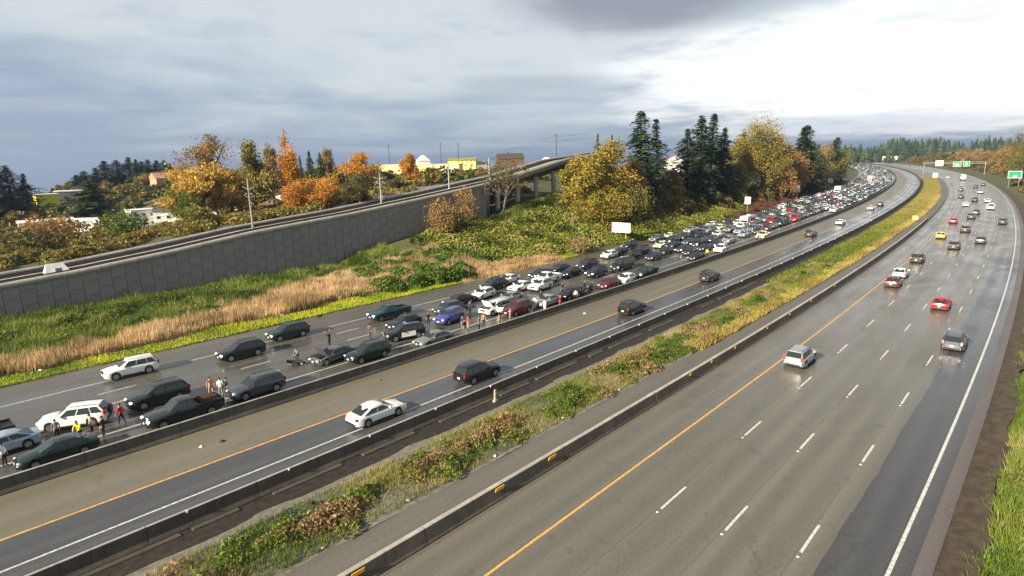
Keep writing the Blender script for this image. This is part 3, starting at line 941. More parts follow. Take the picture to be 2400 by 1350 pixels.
AMBER = pm('amber_reflector', (0.90, 0.44, 0.015), 0.35, spec=0.6)
_ref = MB().box(-0.36, 0.36, -0.02, 0.02, -0.13, 0.13).mesh('reflector', [AMBER])
_ref2 = MB().box(-0.13, 0.13, -0.02, 0.02, -0.10, 0.10).mesh('reflector', [AMBER])
_o = bar_nb.location
for s, big in REF_S:
    ob('reflector', _ref if big else _ref2, bar_nb, W(s, -4.16, 0.70 if big else 0.74) - _o, hdg(s)).rotation_euler = (R(14), 0, hdg(s))
_mk = MB().box(-0.05, 0.05, -0.07, 0.07, 0, 0.13).mesh('marker', [PLATE])
for i in range(30):
    s = 24 + i * 6.1 * (1 if i < 12 else 1) + 3
    ob('marker', _mk, bar_md, W(s, -15.66, 0.93) - bar_md.location, hdg(s))
# pale footing blocks laid bare at the toe of the detour barrier
r_ = random.Random(11)
s = -12.0
while s < 110:
    L = r_.uniform(2.5, 7)
    if r_.random() < 0.72:
        ob('footing', MB().box(-L / 2, L / 2, -0.19, 0.19, 0.0, r_.uniform(.05, .09), 0, 0.02, 0.02).mesh('footing', [CONC_D]), bar_md, W(s + L / 2, -15.24, 0.01) - bar_md.location, hdg(s + L / 2))
    s += L + r_.uniform(0, 2.5)


# ------------------------------------------------------------------ light rail: retaining wall of panels, trackway, viaduct
def build_wall():
    root = empty('retaining_wall', W(20, WALL_N), 0, label='tall grey retaining wall of staggered precast panels below the rail line', cat='wall')
    o0 = root.location
    cw, ch = 1.8, 2.1
    back = sweep_mesh('wall_core', [(WALL_N - 0.02, lambda s: -1.2), (WALL_N - 0.02, lambda s: float(wall_top(s)) - 0.3), (WALL_N - 0.5, lambda s: float(wall_top(s)) - 0.3), (WALL_N - 0.5, -1.2)], np.arange(-30, 123.1, 1.8), pm('joint', (0.035, 0.034, 0.032), 0.9), closed=True)
    ob('wall_core', back, root).location = -o0
    c = 0
    s = -8.0
    pieces = 0
    while s < 121.5:
        a, b = s + 0.035, s + cw - 0.035
        zt_a, zt_b = float(wall_top(a)) - 0.52, float(wall_top(b)) - 0.52
        z0 = -1.05 - (ch / 2 if c % 2 else 0.0)
        lo = float(foot_z(s)) - 1.2
        while z0 < max(zt_a, zt_b):
            z1 = z0 + ch
            if z1 > lo:
                p0, p1 = z0 + 0.03, z1 - 0.03
                ta, tb = min(p1, zt_a), min(p1, zt_b)
                if ta > p0 + 0.1 and tb > p0 + 0.1:
                    A_, B_ = W(a, WALL_N + 0.10), W(b, WALL_N + 0.10)
                    A2, B2 = W(a, WALL_N - 0.01), W(b, WALL_N - 0.01)
                    mid = (A_ + B_) / 2
                    mid.z = p0
                    vs = []
                    for P_, t_ in ((A_, ta), (B_, tb), (A2, ta), (B2, tb)):
                        vs.append((P_.x - mid.x, P_.y - mid.y, 0))
                        vs.append((P_.x - mid.x, P_.y - mid.y, t_ - p0))
                    me = new_mesh('wall_panel', vs, [(0, 2, 3, 1), (4, 5, 7, 6), (1, 3, 7, 5), (0, 1, 5, 4), (2, 6, 7, 3), (0, 4, 6, 2)], [WALLM])
                    ob('wall_panel', me, root, mid - o0)
                    pieces += 1
            z0 = z1
        s += cw
        c += 1
    wt = lambda d: (lambda s: float(wall_top(s)) + d)
    cop = sweep_mesh('coping', [(WALL_N + 0.26, wt(-0.62)), (WALL_N + 0.26, wt(0.12)), (WALL_N - 0.35, wt(0.12)), (WALL_N - 0.35, wt(-0.62))], np.arange(-30, 123.1, 1.5), CONC_L, closed=True)
    ob('coping', cop, root).location = -o0


build_wall()
wt = lambda d: (lambda s: float(wall_top(s)) + d)
BALLAST = pm('track_ballast', (0.016, 0.014, 0.012), 0.95, col2=(0.035, 0.030, 0.026), scale=4, bump=0.6)
tr = empty('rail_trackway', W(60, -88), 0, label='double track light rail line on top of the retaining wall', cat='railway')
GSS = np.arange(-40, 190.1, 2.0)


def tpart(name, prof, mat, ss=GSS, closed=True):
    o = ob(name, sweep_mesh(name, prof, ss, mat, closed=closed), tr)
    o.location = -tr.location
    return o


tpart('track_slab', [(-83.9, wt(-0.7)), (-83.9, wt(-0.32)), (-93.2, wt(-0.32)), (-93.2, wt(-0.7))], CONC, np.arange(-40, 123, 2.0))
for c_ in (-85.9, -90.6):
    tpart('track_bed', [(c_ - 1.25, wt(-0.33)), (c_ - 1.1, wt(-0.06)), (c_ + 1.1, wt(-0.06)), (c_ + 1.25, wt(-0.33))], BALLAST)
    for g in (-.72, .72):
        tpart('rail', [(c_ + g - .05, wt(-0.07)), (c_ + g - .05, wt(0.10)), (c_ + g + .05, wt(0.10)), (c_ + g + .05, wt(-0.07))], DARKM)
tpart('parapet', [(-93.1, wt(-0.33)), (-93.1, wt(0.30)), (-92.75, wt(0.30)), (-92.75, wt(-0.33))], CONC_L)
tpart('walkway', [(-88.9, wt(-0.32)), (-88.9, wt(-0.12)), (-87.5, wt(-0.12)), (-87.5, wt(-0.32))], CONC_L)

va = empty('rail_viaduct', W(140, -88), 0, label='pale concrete rail viaduct rising on columns toward the golden trees', cat='viaduct')
VSS = np.arange(122.6, 190.1, 2.5)


def vpart(name, prof, mat):
    o = ob(name, sweep_mesh(name, prof, VSS, mat, closed=True), va)
    o.location = -va.location


vpart('deck', [(-83.3, wt(-0.34)), (-83.3, wt(-0.75)), (-85.2, wt(-1.0)), (-86.0, wt(-2.6)), (-91.0, wt(-2.6)), (-91.8, wt(-1.0)), (-93.6, wt(-0.75)), (-93.6, wt(-0.34))], CONC)
vpart('parapet', [(-83.3, wt(-0.34)), (-83.3, wt(0.75)), (-83.6, wt(0.75)), (-83.6, wt(-0.34))], CONC_L)
for s in (127.5, 135.5, 143.5, 151.5, 159.5, 168):
    g = H(s, -86) - 1.0
    z1 = float(wall_top(s)) - 2.6
    m = MB()
    m.tube([(0, 0, g), (0, 0, z1 - 1.0), (0, 0, z1 + .6)], [.62, .62, .95], 10)
    o = ob('column', m.mesh('column', [PIER], R(40)), va)
    o.location = W(s, -84.9) - va.location



def ocs_pole(s, n, h, label):
    root = empty('catenary_pole', W(s, n, float(wall_top(s)) - 0.3), hdg(s), label=label, cat='pole', group='poles along the rail line')
    MB().tube([(0, 0, 0), (0, 0, h * .5), (0, 0, h)], [.17, .15, .12], 8).build('mast', STEEL, root)
    MB().box(-.3, .3, -.3, .3, -.1, .25).build('base', CONC_L, root)
    for sg in (-1, 1):
        MB().tube([(0, 0, h * .78), (0, sg * 2.4, h * .84)], .05, 5).build('arm', STEEL, root)
        MB().tube([(0, 0, h * .62), (0, sg * 2.2, h * .68)], .04, 5).build('arm', STEEL, root)
        MB().disc((0, sg * 1.0, h * .70), 'y', .10, .4, 8).build('insulator', pm('insulator', (.35, .36, .33), .4), root)


for s, h, lb in ((64.5, 9.0, 'nearest steel catenary pole standing between the two rail tracks'), (93.6, 6.8, 'catenary pole on the rail line left of the tan trackside sign'),
                 (113.9, 6.0, 'catenary pole in front of the long yellow building'), (128.3, 5.8, 'catenary pole at the start of the viaduct by the bare tree')):
    ocs_pole(s, -88.2, h, lb)

for n_, hh_ in ((-85.9, 5.4), (-90.6, 5.4), (-88.2, 6.6)):
    m = MB()
    m.tube([W(s, n_, float(wall_top(s)) + hh_ - .25 * math.sin((s - 64.5) / 29.1 * math.pi) ** 2) for s in np.arange(-20, 180, 4.0)], .022, 4)
    o = m.build('contact_wire', DARKM, tr)
    o.location = -tr.location

# fence behind the tracks
fr = empty('rail_fence', W(40, -95.5), 0, label='black post and rail chain link fence behind the rail tracks', cat='fence')
pts = np.arange(14, 104, 2.9)
_post = MB().tube([(0, 0, -0.6), (0, 0, 2.1)], .055, 6).mesh('post', [DARKM])
for s in pts:
    ob('post', _post, fr, W(s, -95.5, float(wall_top(s)) - .3) - fr.location)
for d in (2.02, 0.35):
    m = MB()
    m.tube([W(s, -95.5, float(wall_top(s)) - .3 + d) - fr.location for s in pts], .03, 5)
    m.build('rail', DARKM, fr)

# ------------------------------------------------------------------ vehicles
SPEC = {
    'sedan': dict(L=4.8, w=.92, r=.335, xf=1.43, xr=-1.40, zb=.23, top=[(-2.4, .74), (-2.33, .95), (-1.8, 1.00), (-.5, .96), (1.0, .95), (1.5, .91), (2.15, .79), (2.4, .58)],
                  cab=(-1.95, -1.0, .12, 1.08), roof=1.44, belt=.95, win=[(.0, .46), (.52, 1.0)], hl=(.66, .13), tl=(.84, .14)),
    'hatch': dict(L=4.25, w=.89, r=.32, xf=1.28, xr=-1.25, zb=.22, top=[(-2.12, .80), (-2.05, .98), (-.5, 1.0), (.95, .97), (1.4, .93), (1.95, .80), (2.12, .58)],
                  cab=(-2.05, -1.45, .12, 1.08), roof=1.50, belt=.98, win=[(.0, .48), (.54, .96)], hl=(.68, .14), tl=(.92, .24)),
    'suv': dict(L=4.75, w=.96, r=.375, xf=1.42, xr=-1.38, zb=.27, top=[(-2.37, .78), (-2.31, 1.08), (-.5, 1.10), (1.0, 1.08), (1.6, 1.04), (2.2, .93), (2.37, .66)],
                cab=(-2.30, -1.92, .22, 1.10), roof=1.70, belt=1.08, win=[(.0, .34), (.38, .70), (.74, .97)], hl=(.82, .15), tl=(1.04, .34)),
    'minivan': dict(L=5.1, w=.99, r=.35, xf=1.62, xr=-1.48, zb=.23, top=[(-2.55, .80), (-2.48, 1.08), (-.5, 1.08), (1.4, 1.04), (1.9, .96), (2.4, .82), (2.55, .6)],
                    cab=(-2.48, -2.2, .45, 1.62), roof=1.72, belt=1.05, win=[(.0, .34), (.38, .70), (.74, .97)], hl=(.76, .16), tl=(1.10, .38)),
    'van': dict(L=5.7, w=1.02, r=.37, xf=1.85, xr=-1.75, zb=.26, top=[(-2.85, .85), (-2.80, 1.22), (-.5, 1.22), (1.6, 1.20), (2.2, 1.12), (2.7, .95), (2.85, .66)],
                cab=(-2.80, -2.68, .95, 1.85), roof=2.10, belt=1.20, win=[(.0, .28), (.32, .64), (.68, .98)], hl=(.84, .18), tl=(1.20, .40)),
    'pickup': dict(L=5.8, w=1.0, r=.40, xf=1.85, xr=-1.75, zb=.36, top=[(-2.9, .92), (-2.86, 1.00), (-.75, 1.02), (-.70, 1.18), (1.2, 1.18), (1.9, 1.15), (2.7, 1.04), (2.9, .74)],
                   cab=(-.72, -.62, .50, 1.28), roof=1.86, belt=1.17, win=[(.0, .54), (.58, .95)], hl=(.90, .18), tl=(.98, .26), bed=(-2.84, -.80, 1.24)),
}


def car_parts(kind):
    S = SPEC[kind]
    L, w, zb, r = S['L'], S['w'], S['zb'], S['r']
    P = []                                                         # (name, verts, faces, material key, smooth, parent part index)
    ar = r + .055
    xs = set([-L / 2, -L / 2 + .06, -L / 2 + .25, L / 2 - .35, L / 2 - .16, L / 2 - .05, L / 2, 0, S['xf'] - .75, S['xr'] + .75])
    for cx in (S['xf'], S['xr']):
        for d in (-1.12, -1.0, -.80, -.45, 0, .45, .80, 1.0, 1.12):
            xs.add(cx + d * ar)
    xs |= set(x for x, _ in S['top'][1:-1])
    xs = sorted(x for x in xs if -L / 2 <= x <= L / 2)
    tx, tz = [a for a, _ in S['top']], [b for _, b in S['top']]
    vs, k = [], 14
    for x in xs:
        zt = float(np.interp(x, tx, tz))
        e = abs(x) - (L / 2 - .55)
        ww = w * (1 - .20 * (max(0, e) / .55) ** 2)
        b = zb + (.10 * max(0, abs(x) - (L / 2 - .3)) / .3)
        for cx in (S['xf'], S['xr']):
            d = abs(x - cx)
            if d < ar * .999:
                b = max(b, r + math.sqrt(max(0, ar * ar - d * d)))
        b = min(b, zt - .14)
        h = zt - b
        half = [(0, zt + .025), (ww * .62, zt + .018), (ww * .90, zt - .03), (ww * .985, zt - min(.13, h * .4)), (ww, b + h * .45), (ww * .975, b + .03), (ww * .93, b), (0, b)]
        ring = half[:-1] + [half[-1]] + [(-y, z) for y, z in reversed(half[1:-1])]
        vs += [(x, y, z) for y, z in ring]
    n = len(xs)
    fs = [(i * k + j, (i + 1) * k + j, (i + 1) * k + (j + 1) % k, i * k + (j + 1) % k) for i in range(n - 1) for j in range(k)]
    fs += [tuple(range(k)), tuple(reversed(range((n - 1) * k, n * k)))]
    P.append(('body', vs, fs, 'paint', R(32), None))
    # cabin
    c0, c1, c2, c3 = S['cab']
    zr, bl = S['roof'], S['belt']
    st = [(c0, bl, .86, .80), (c1, zr - .05, .92, .72), ((c1 + c2) / 2, zr, .93, .74), (c2, zr - .02, .93, .73), (c3, bl - .01, .82, .78)]
    vs, k = [], 9
    for x, zt, yb, yt in st:
        yb, yt = yb * w, yt * w
        low = bl - .05
        if zt < bl + .05:
            half = [(0, zt + .03), (yt * .6, zt + .03), (yt * .93, zt + .015), (yb * .98, zt - .01), (yb, low)]
        else:
            half = [(0, zt + .02), (yt * .6, zt + .012), (yt * .93, zt - .02), (yt, zt - .09), (yb, low)]
        ring = [(-y, z) for y, z in reversed(half[1:])] + half
        vs += [(x, y, z) for y, z in ring]
    fs = [(i * k + j, (i + 1) * k + j, (i + 1) * k + j + 1, i * k + j + 1) for i in range(len(st) - 1) for j in range(k - 1)]
    P.append(('cabin', vs, fs, 'paint', R(30), None))

    def lerp(a, b, t):
        return a + (b - a) * t

    def pane(name, q, off, thick=.012):
        q = [Vector(p) for p in q]
        nrm = (q[1] - q[0]).cross(q[3] - q[0]).normalized()
        if nrm.dot(Vector(off)) < 0:
            q.reverse()
            nrm = -nrm
        vs = [tuple(p + nrm * .016) for p in q] + [tuple(p - nrm * .03) for p in q]
        m = len(q)
        fs = [tuple(range(m))] + [(i, m + i, m + (i + 1) % m, (i + 1) % m) for i in range(m)]
        P.append((name, vs, fs, 'glass', None, None))

    def front(xa, xb, za, zb_, ya, yb, nm, sgn):
        q = []
        for t, sg in ((.07, 1), (.90, 1), (.90, -1), (.07, -1)):
            q.append((lerp(xa, xb, t), sg * lerp(ya, yb, t) * .9, lerp(za + .025, zb_ - .005, t)))
        pane(nm, q, (sgn, 0, .6))

    front(c3, c2, bl - .01, zr - .02, .80 * w, .73 * w, 'windshield', 1)
    front(c0, c1, bl, zr - .05, .82 * w, .72 * w, 'rear_window', -1)
    zl, zu = bl + .03, zr - .13
    a0, a1 = c3 - .42, c2 - .02                                    # front ends of the side glass, bottom and top
    b0, b1 = c0 + (.30 if c1 - c0 > .5 else .12), c1 + .10
    for sg in (1, -1):
        for (u0, u1) in S['win']:
            q = []
            for u, top in ((u0, 0), (u1, 0), (u1, 1), (u0, 1)):
                x = lerp(a1, b1, u) if top else lerp(a0, b0, u)
                t = (zu - bl) / (zr - .09 - bl) if top else .03
                q.append((x, sg * w * lerp(.925, .735, t) * 1.0, zu if top else zl))
            pane('side_window', q, (0, sg, .2))
    # wheels
    for cx in (S['xf'], S['xr']):
        for sg in (1, -1):
            m = MB().disc((0, 0, 0), 'y', r, .23, 16)
            P.append(('wheel', m.v, m.f, 'tyre', R(35), None, (cx, sg * (w - .115), r)))
            m = MB().disc((0, sg * .115, 0), 'y', r * .66, .03, 12)
            P.append(('rim', m.v, m.f, 'rim', R(35), len(P) - 1, (0, 0, 0)))
            m = MB()
    hz, hh = S['hl']
    tz_, th = S['tl']

    def bx(nm, x0, x1, y0, y1, z0, z1, mk_, tx_=0.02):
        m = MB().box(x0, x1, y0, y1, z0, z1, 0, tx_, .015)
        P.append((nm, m.v, m.f, mk_, None, None))

    xe = L / 2
    for sg in (1, -1):
        y0, y1 = sorted((sg * w * .50, sg * w * .86))
        bx('headlight', xe - .24, xe - .02, y0, y1, hz - hh * .36, hz + hh * .36, 'lamp', .03)
        y0, y1 = sorted((sg * w * (.62 if th < .3 else .70), sg * w * .90))
        bx('taillight', -xe - .004, -xe + .16, y0, y1, tz_ - th / 2, tz_ + th / 2, 'tail', .0)
        y0, y1 = sorted((sg * (w * .93), sg * (w + .17)))
        bx('mirror', c3 - .52, c3 - .36, y0, y1, bl + .02, bl + .17, 'paint')
    bx('grille', xe - .10, xe + .012, -w * .46, w * .46, hz - hh * .9, hz + hh * .4, 'trim', .0)
    bx('front_bumper', xe - .12, xe + .03, -w * .72, w * .72, zb + .06, zb + .22, 'trim', .01)
    bx('rear_bumper', -xe - .03, -xe + .12, -w * .74, w * .74, zb + .08, zb + .26, 'trim', .01)
    bx('license_plate', -xe - .02, -xe + .02, -.16, .16, zb + .36, zb + .52, 'plate', .0)
    bx('license_plate', xe - .02, xe + .04, -.16, .16, zb + .23, zb + .36, 'plate', .0)
    for sg in (1, -1):
        y0, y1 = sorted((sg * w * .95, sg * w * 1.004))
        bx('rocker_trim', S['xr'] + r + .12, S['xf'] - r - .12, y0, y1, zb - .01, zb + .11, 'trim', .02)
    bx('underbody', -xe + .3, xe - .3, -w * .80, w * .80, zb - .06, r + .25, 'trim', .0)
    if kind in ('suv', 'minivan'):
        for sg in (1, -1):
            m = MB().tube([(c2 - .15, sg * w * .66, zr + .0), (c2 - .35, sg * w * .66, zr + .055), (c1 + .3, sg * w * .66, zr + .05), (c1 + .1, sg * w * .66, zr - .03)], .022, 5)
            P.append(('roof_rail', m.v, m.f, 'trim', None, None))
    if 'bed' in S:
        x0, x1, zt = S['bed']
        for nm, a in (('bed_side', (x0, x1, w * .86, w * .99, .9, zt)), ('bed_side', (x0, x1, -w * .99, -w * .86, .9, zt)), ('tailgate', (x0 - .05, x0 + .07, -w * .9, w * .9, .85, zt - .01)), ('bed_front', (x1 - .04, x1 + .06, -w * .9, w * .9, .9, zt - .01))):
            bx(nm, *a, 'paint', .012)
        bx('bed_liner', x0 + .05, x1, -w * .87, w * .87, .9, 1.06, 'trim', .0)
    return P


KEYM = {'glass': GLASS, 'tyre': TYRE, 'rim': RIM, 'lamp': LAMP, 'tail': TAIL, 'plate': PLATE, 'trim': TRIM, 'chrome': CHROME}
PARTS, PMESH, FARMESH = {}, {}, {}
DEFPAINT = paint('default', (.3, .3, .3))
for k_ in SPEC:
    PARTS[k_] = car_parts(k_)
    PMESH[k_] = [new_mesh(p[0], p[1], p[2], [DEFPAINT if p[3] == 'paint' else KEYM[p[3]]], smooth=p[4]) for p in PARTS[k_]]
FKEYS = ['paint', 'glass', 'tyre', 'rim', 'lamp', 'tail', 'plate', 'trim']


def far_mesh(kind):
    if kind not in FARMESH:
        m = MB()
        for p in PARTS[kind]:
            if p[0] in ('mirror', 'roof_rail', 'underbody') and False:
                continue
            off = p[6] if len(p) > 6 else (0, 0, 0)
            if p[5] is not None and len(p) > 6:
                o2 = PARTS[kind][p[5]][6]
                off = tuple(a + b for a, b in zip(off, o2))
            m.add([(v[0] + off[0], v[1] + off[1], v[2] + off[2]) for v in p[1]], p[2], FKEYS.index(p[3]))
        FARMESH[kind] = m.mesh('distant_' + kind, [DEFPAINT if q == 'paint' else KEYM[q] for q in FKEYS], R(32))
    return FARMESH[kind]


PAINT = {
    'white': paint('white', (.80, .80, .78)), 'silver': paint('silver', (.44, .45, .46), .5), 'grey': paint('grey', (.13, .135, .14), .4), 'slate': paint('slate', (.075, .085, .10), .4),
    'black': paint('black', (.0095, .0095, .0105)), 'charcoal': paint('charcoal', (.026, .028, .030), .2), 'dark green': paint('dark_green', (.014, .030, .025), .2),
    'teal': paint('teal', (.014, .050, .058), .2), 'blue': paint('blue', (.075, .085, .34), .3), 'navy': paint('navy', (.014, .018, .045), .2), 'red': paint('red', (.50, .010, .018)),
    'maroon': paint('maroon', (.13, .012, .020), .2), 'brown': paint('brown', (.15, .06, .045), .3), 'yellow': paint('yellow', (.86, .62, .015)), 'cream': paint('cream', (.78, .74, .50)),
    'plum': paint('plum', (.030, .016, .030), .2), 'sage': paint('sage', (.20, .23, .20), .3), 'pale blue': paint('pale_blue', (.34, .42, .52), .3),
}
NAMES = {'sedan': 'sedan', 'hatch': 'hatchback', 'suv': 'suv', 'minivan': 'minivan', 'van': 'van', 'pickup': 'pickup_truck'}
CATS = {'sedan': 'car', 'hatch': 'car', 'suv': 'car', 'minivan': 'car', 'van': 'van', 'pickup': 'pickup truck'}


def car(kind, colour, s, n, turn, label, south=True, group=None, lit=False, brake=False, scale=1.0, opts=(), name=None):
    """a vehicle with its parts; heads down the southbound side (south) or up the northbound side, plus a turn in degrees"""
    rz = hdg(s) + (math.pi if south else 0.0) + R(turn)
    root = empty(name or NAMES[kind], W(s, n, 0.009), rz, label=label, cat=CATS[kind], group=group)
    if scale != 1.0:
        root.scale = (scale,) * 3
    made = []
    pt = PAINT[colour]
    for p, me in zip(PARTS[kind], PMESH[kind]):
        use = me
        if 'crumple' in opts and p[0] == 'body':
            use = me.copy()
            rr = random.Random(3)
            for v in use.vertices:
                if v.co.x > 1.2:
                    k = (v.co.x - 1.2) / 1.2
                    v.co.x -= .32 * k * rr.uniform(.4, 1.2)
                    v.co.z += .09 * k * rr.uniform(-1, 1)
                    v.co.y += .08 * k * rr.uniform(-1, 1)
        if 'crumple' in opts and p[0] in ('grille', 'front_bumper'):
            continue
        if 'hood' in opts and p[0] == 'license_plate':
            pass
        par = root if p[5] is None else made[p[5]]
        o = ob(p[0], use, par, p[6] if len(p) > 6 else None)
        if p[3] == 'paint':
            o.material_slots[0].link = 'OBJECT'
            o.material_slots[0].material = pt
        elif lit and p[3] == 'lamp':
            o.material_slots[0].link = 'OBJECT'
            o.material_slots[0].material = LAMP_ON
        elif brake and p[3] == 'tail':
            o.material_slots[0].link = 'OBJECT'
            o.material_slots[0].material = TAIL_ON
        made.append(o)
    S = SPEC[kind]
    if 'hood' in opts:                                             # bonnet propped open, engine bay showing
        hx0, hx1, hz = S['cab'][3] + .08, S['L'] / 2 - .18, S['belt'] + .03
        LL = hx1 - hx0
        m = MB().box(0, LL, -S['w'] * .82, S['w'] * .82, 0, .045, 0, .03, .05)
        o = m.build('hood', pt, root)
        o.location = (hx0, 0, hz)
        o.rotation_euler = (0, R(-58), 0)
        MB().box(hx0 + .1, hx1 - .05, -S['w'] * .74, S['w'] * .74, hz - .10, hz + .015).build('engine_bay', TRIM, root)
    if 'door' in opts or 'doorw' in opts:                          # a door standing open on the side that faces the camera
        sg = 1
        hx = S['cab'][3] - .35
        m = MB().box(-.98, 0, -.035, .035, -.62, 0.0, 0, .02, .0)
        o = m.build('door', PAINT['white'] if 'doorw' in opts else pt, root)
        o.location = (hx, sg * (S['w'] + .01), S['belt'] - .02)
        o.rotation_euler = (0, 0, R(-58))
        m = MB().box(-.92, -.10, -.015, .015, .02, .42, 0, .16, .0)
        g = m.build('door_window', GLASS, o)
    if 'spare' in opts:
        m = MB().disc((-S['L'] / 2 - .13, 0, 1.02), 'x', .36, .20, 16)
        o = m.build('spare_wheel', TYRE, root, R(35))
        MB().disc((-S['L'] / 2 - .24, 0, 1.02), 'x', .22, .03, 12).build('wheel_cover', pm('cover', (.08, .085, .085), .5), o)
    if 'police' in opts:
        for sg in (1, -1):
            m = MB().box(-1.05, .72, sg * (S['w'] + .004) - .012, sg * (S['w'] + .004) + .012, .42, S['belt'] - .09, 0, .03, .0)
            m.build('door_panel', PAINT['white'], root)
        MB().box(-.35, -.05, -.55, .55, S['roof'] + .03, S['roof'] + .14, 0, .03, .02).build('light_bar', pm('light_bar', (.10, .12, .30), .2, coat=1.0), root)
    if 'load' in opts:
        MB().box(-2.5, -1.1, -.6, .6, 1.05, 1.45, 0, .1, .1).build('cargo', pm('cargo', (.07, .02, .018), .7, var=.3), root)
    return root


def far_car(kind, colour, s, n, turn, label, south=True, group=None, lit=False, cat=None):
    rz = hdg(s) + (math.pi if south else 0.0) + R(turn)
    return ob(NAMES[kind], far_mesh(kind), None, W(s, n, 0.009), rz, label=label, cat=CATS[kind], group=group,
              mats=[PAINT[colour], None, None, None, LAMP_ON if lit else None])

# ------------------------------------------------------------------ vegetation helpers
NPR = np.random.default_rng(7)


def leaf_quads(P, size, rng, up=0.35, aspect=1.7):
    """one four sided leaf (or spray of leaves) per point, randomly turned"""
    N = len(P)
    nrm = rng.normal(size=(N, 3))
    nrm /= np.linalg.norm(nrm, axis=1)[:, None] + 1e-9
    nrm[:, 2] = np.abs(nrm[:, 2]) * (1 - up) + up
    nrm /= np.linalg.norm(nrm, axis=1)[:, None]
    a = np.cross(nrm, rng.normal(size=(N, 3)))
    a /= np.linalg.norm(a, axis=1)[:, None] + 1e-9
    b = np.cross(nrm, a)
    sz = np.broadcast_to(np.asarray(size, float), (N,))[:, None] * rng.uniform(.65, 1.35, (N, 1))
    L, Wd = a * sz * .5 * aspect, b * sz * .5
    V = np.stack([P - L, P + Wd * .9 + L * .1, P + L, P - Wd * .9 + L * .1], 1).reshape(-1, 3)
    return V, np.arange(4 * N).reshape(N, 4)


def blades(s, n, z, h, wd, rng, lean=.25):
    """upright grass blades: triangles"""
    x, y = Wv(s, n)
    N = len(s)
    a = rng.uniform(0, 2 * np.pi, N)
    dx, dy = np.cos(a) * wd / 2, np.sin(a) * wd / 2
    lx, ly = rng.normal(0, lean, N) * h, rng.normal(0, lean, N) * h
    V = np.stack([np.stack([x - dx, y - dy, z - .05], 1), np.stack([x + dx, y + dy, z - .05], 1), np.stack([x + lx, y + ly, z + h], 1)], 1).reshape(-1, 3)
    return V, np.arange(3 * N).reshape(N, 3)


def vnoise(s, n, sc, seed=0):
    """smooth value noise on the plan"""
    rg = np.random.default_rng(seed)
    G_ = rg.random((64, 64))
    a, b = s / sc, n / sc
    i, j = np.floor(a).astype(int), np.floor(b).astype(int)
    u, v = a - i, b - j
    u, v = u * u * (3 - 2 * u), v * v * (3 - 2 * v)
    g = lambda p, q: G_[p % 64, q % 64]
    return (g(i, j) * (1 - u) + g(i + 1, j) * u) * (1 - v) + (g(i, j + 1) * (1 - u) + g(i + 1, j + 1) * u) * v


def stuff(name, parts, mat, label, cat=None):
    vs, fs, ts, o = [], [], [], 0
    for V, F, T in parts:
        vs.append(V)
        fs.append(F + o)
        ts.append(T)
        o += len(V)
    me = new_mesh(name, np.concatenate(vs), np.concatenate(fs), [mat], tint=np.clip(np.concatenate(ts), 0, 1))
    return ob(name, me, label=label, kind='stuff', cat=cat)


def grass_patch(name, s0, s1, n0, n1, N, h0, h1, wd, mat, label, inside=None, tint=None, ground=None, lean=.25, seed=1):
    rg = np.random.default_rng(seed)
    s, n = rg.uniform(s0, s1, N), rg.uniform(n0, n1, N)
    if inside is not None:
        k = inside(s, n)
        s, n = s[k], n[k]
    z = Hv(s, n) if ground is None else ground(s, n)
    h = rg.uniform(h0, h1, len(s)) * (0.5 + vnoise(s, n, 1.7, seed + 3))
    V, F = blades(s, n, z, h, wd * rg.uniform(.6, 1.4, len(s)), rg, lean)
    t = (tint(s, n) if tint is not None else vnoise(s, n, 4, seed + 9)) + rg.normal(0, .14, len(s))
    return stuff(name, [(V, F, np.repeat(t, 3))], mat, label, 'grass')


def bramble(name, centres, per, size, mat, label, ground, seed=2, tintb=None, up=.35):
    """mounds of leaves: centres = (s, n, radius, height)"""
    rg = np.random.default_rng(seed)
    Ps, Ts = [], []
    for (s, n, r, h) in centres:
        k = max(30, int(per * r * r))
        a, q = rg.uniform(0, 2 * np.pi, k), np.sqrt(rg.random(k))
        ss, nn = s + np.cos(a) * q * r, n + np.sin(a) * q * r
        top = h * np.sqrt(np.maximum(0, 1 - q ** 2.4))
        zz = ground(ss, nn) + top * (rg.random(k) ** .45) + .03
        x, y = Wv(ss, nn)
        Ps.append(np.stack([x, y, zz], 1))
        b = rg.normal(.5, .2) if tintb is None else tintb(s, n)
        Ts.append(b + rg.normal(0, .15, k))
    P = np.concatenate(Ps)
    V, F = leaf_quads(P, size, rg, up)
    return stuff(name, [(V, F, np.repeat(np.concatenate(Ts), 4))], mat, label, 'shrubs')


# ------------------------------------------------------------------ ground cover
G_LUSH = leaf_mat('grass_lush', [(0.040, 0.071, 0.012), (0.085, 0.132, 0.018), (0.147, 0.201, 0.029), (0.283, 0.307, 0.065)])
G_VERGE = leaf_mat('grass_verge', [(0.150, 0.226, 0.016), (0.300, 0.390, 0.018), (0.450, 0.496, 0.030), (0.630, 0.600, 0.074)])
G_DRY = leaf_mat('grass_dry', [(0.281, 0.178, 0.086), (0.475, 0.324, 0.167), (0.626, 0.454, 0.248), (0.734, 0.572, 0.346)])
G_BRAM = leaf_mat('bramble_leaf', [(0.049, 0.071, 0.011), (0.121, 0.153, 0.019), (0.211, 0.238, 0.032), (0.302, 0.302, 0.063), (0.378, 0.313, 0.119)])
G_MED = leaf_mat('median_leaf', [(0.039, 0.073, 0.011), (0.095, 0.162, 0.018), (0.179, 0.241, 0.029), (0.224, 0.174, 0.067), (0.246, 0.129, 0.067), (0.381, 0.291, 0.146)])
G_LIME = leaf_mat('lime_leaf', [(.10, .15, .012), (.21, .26, .015), (.34, .36, .025)])

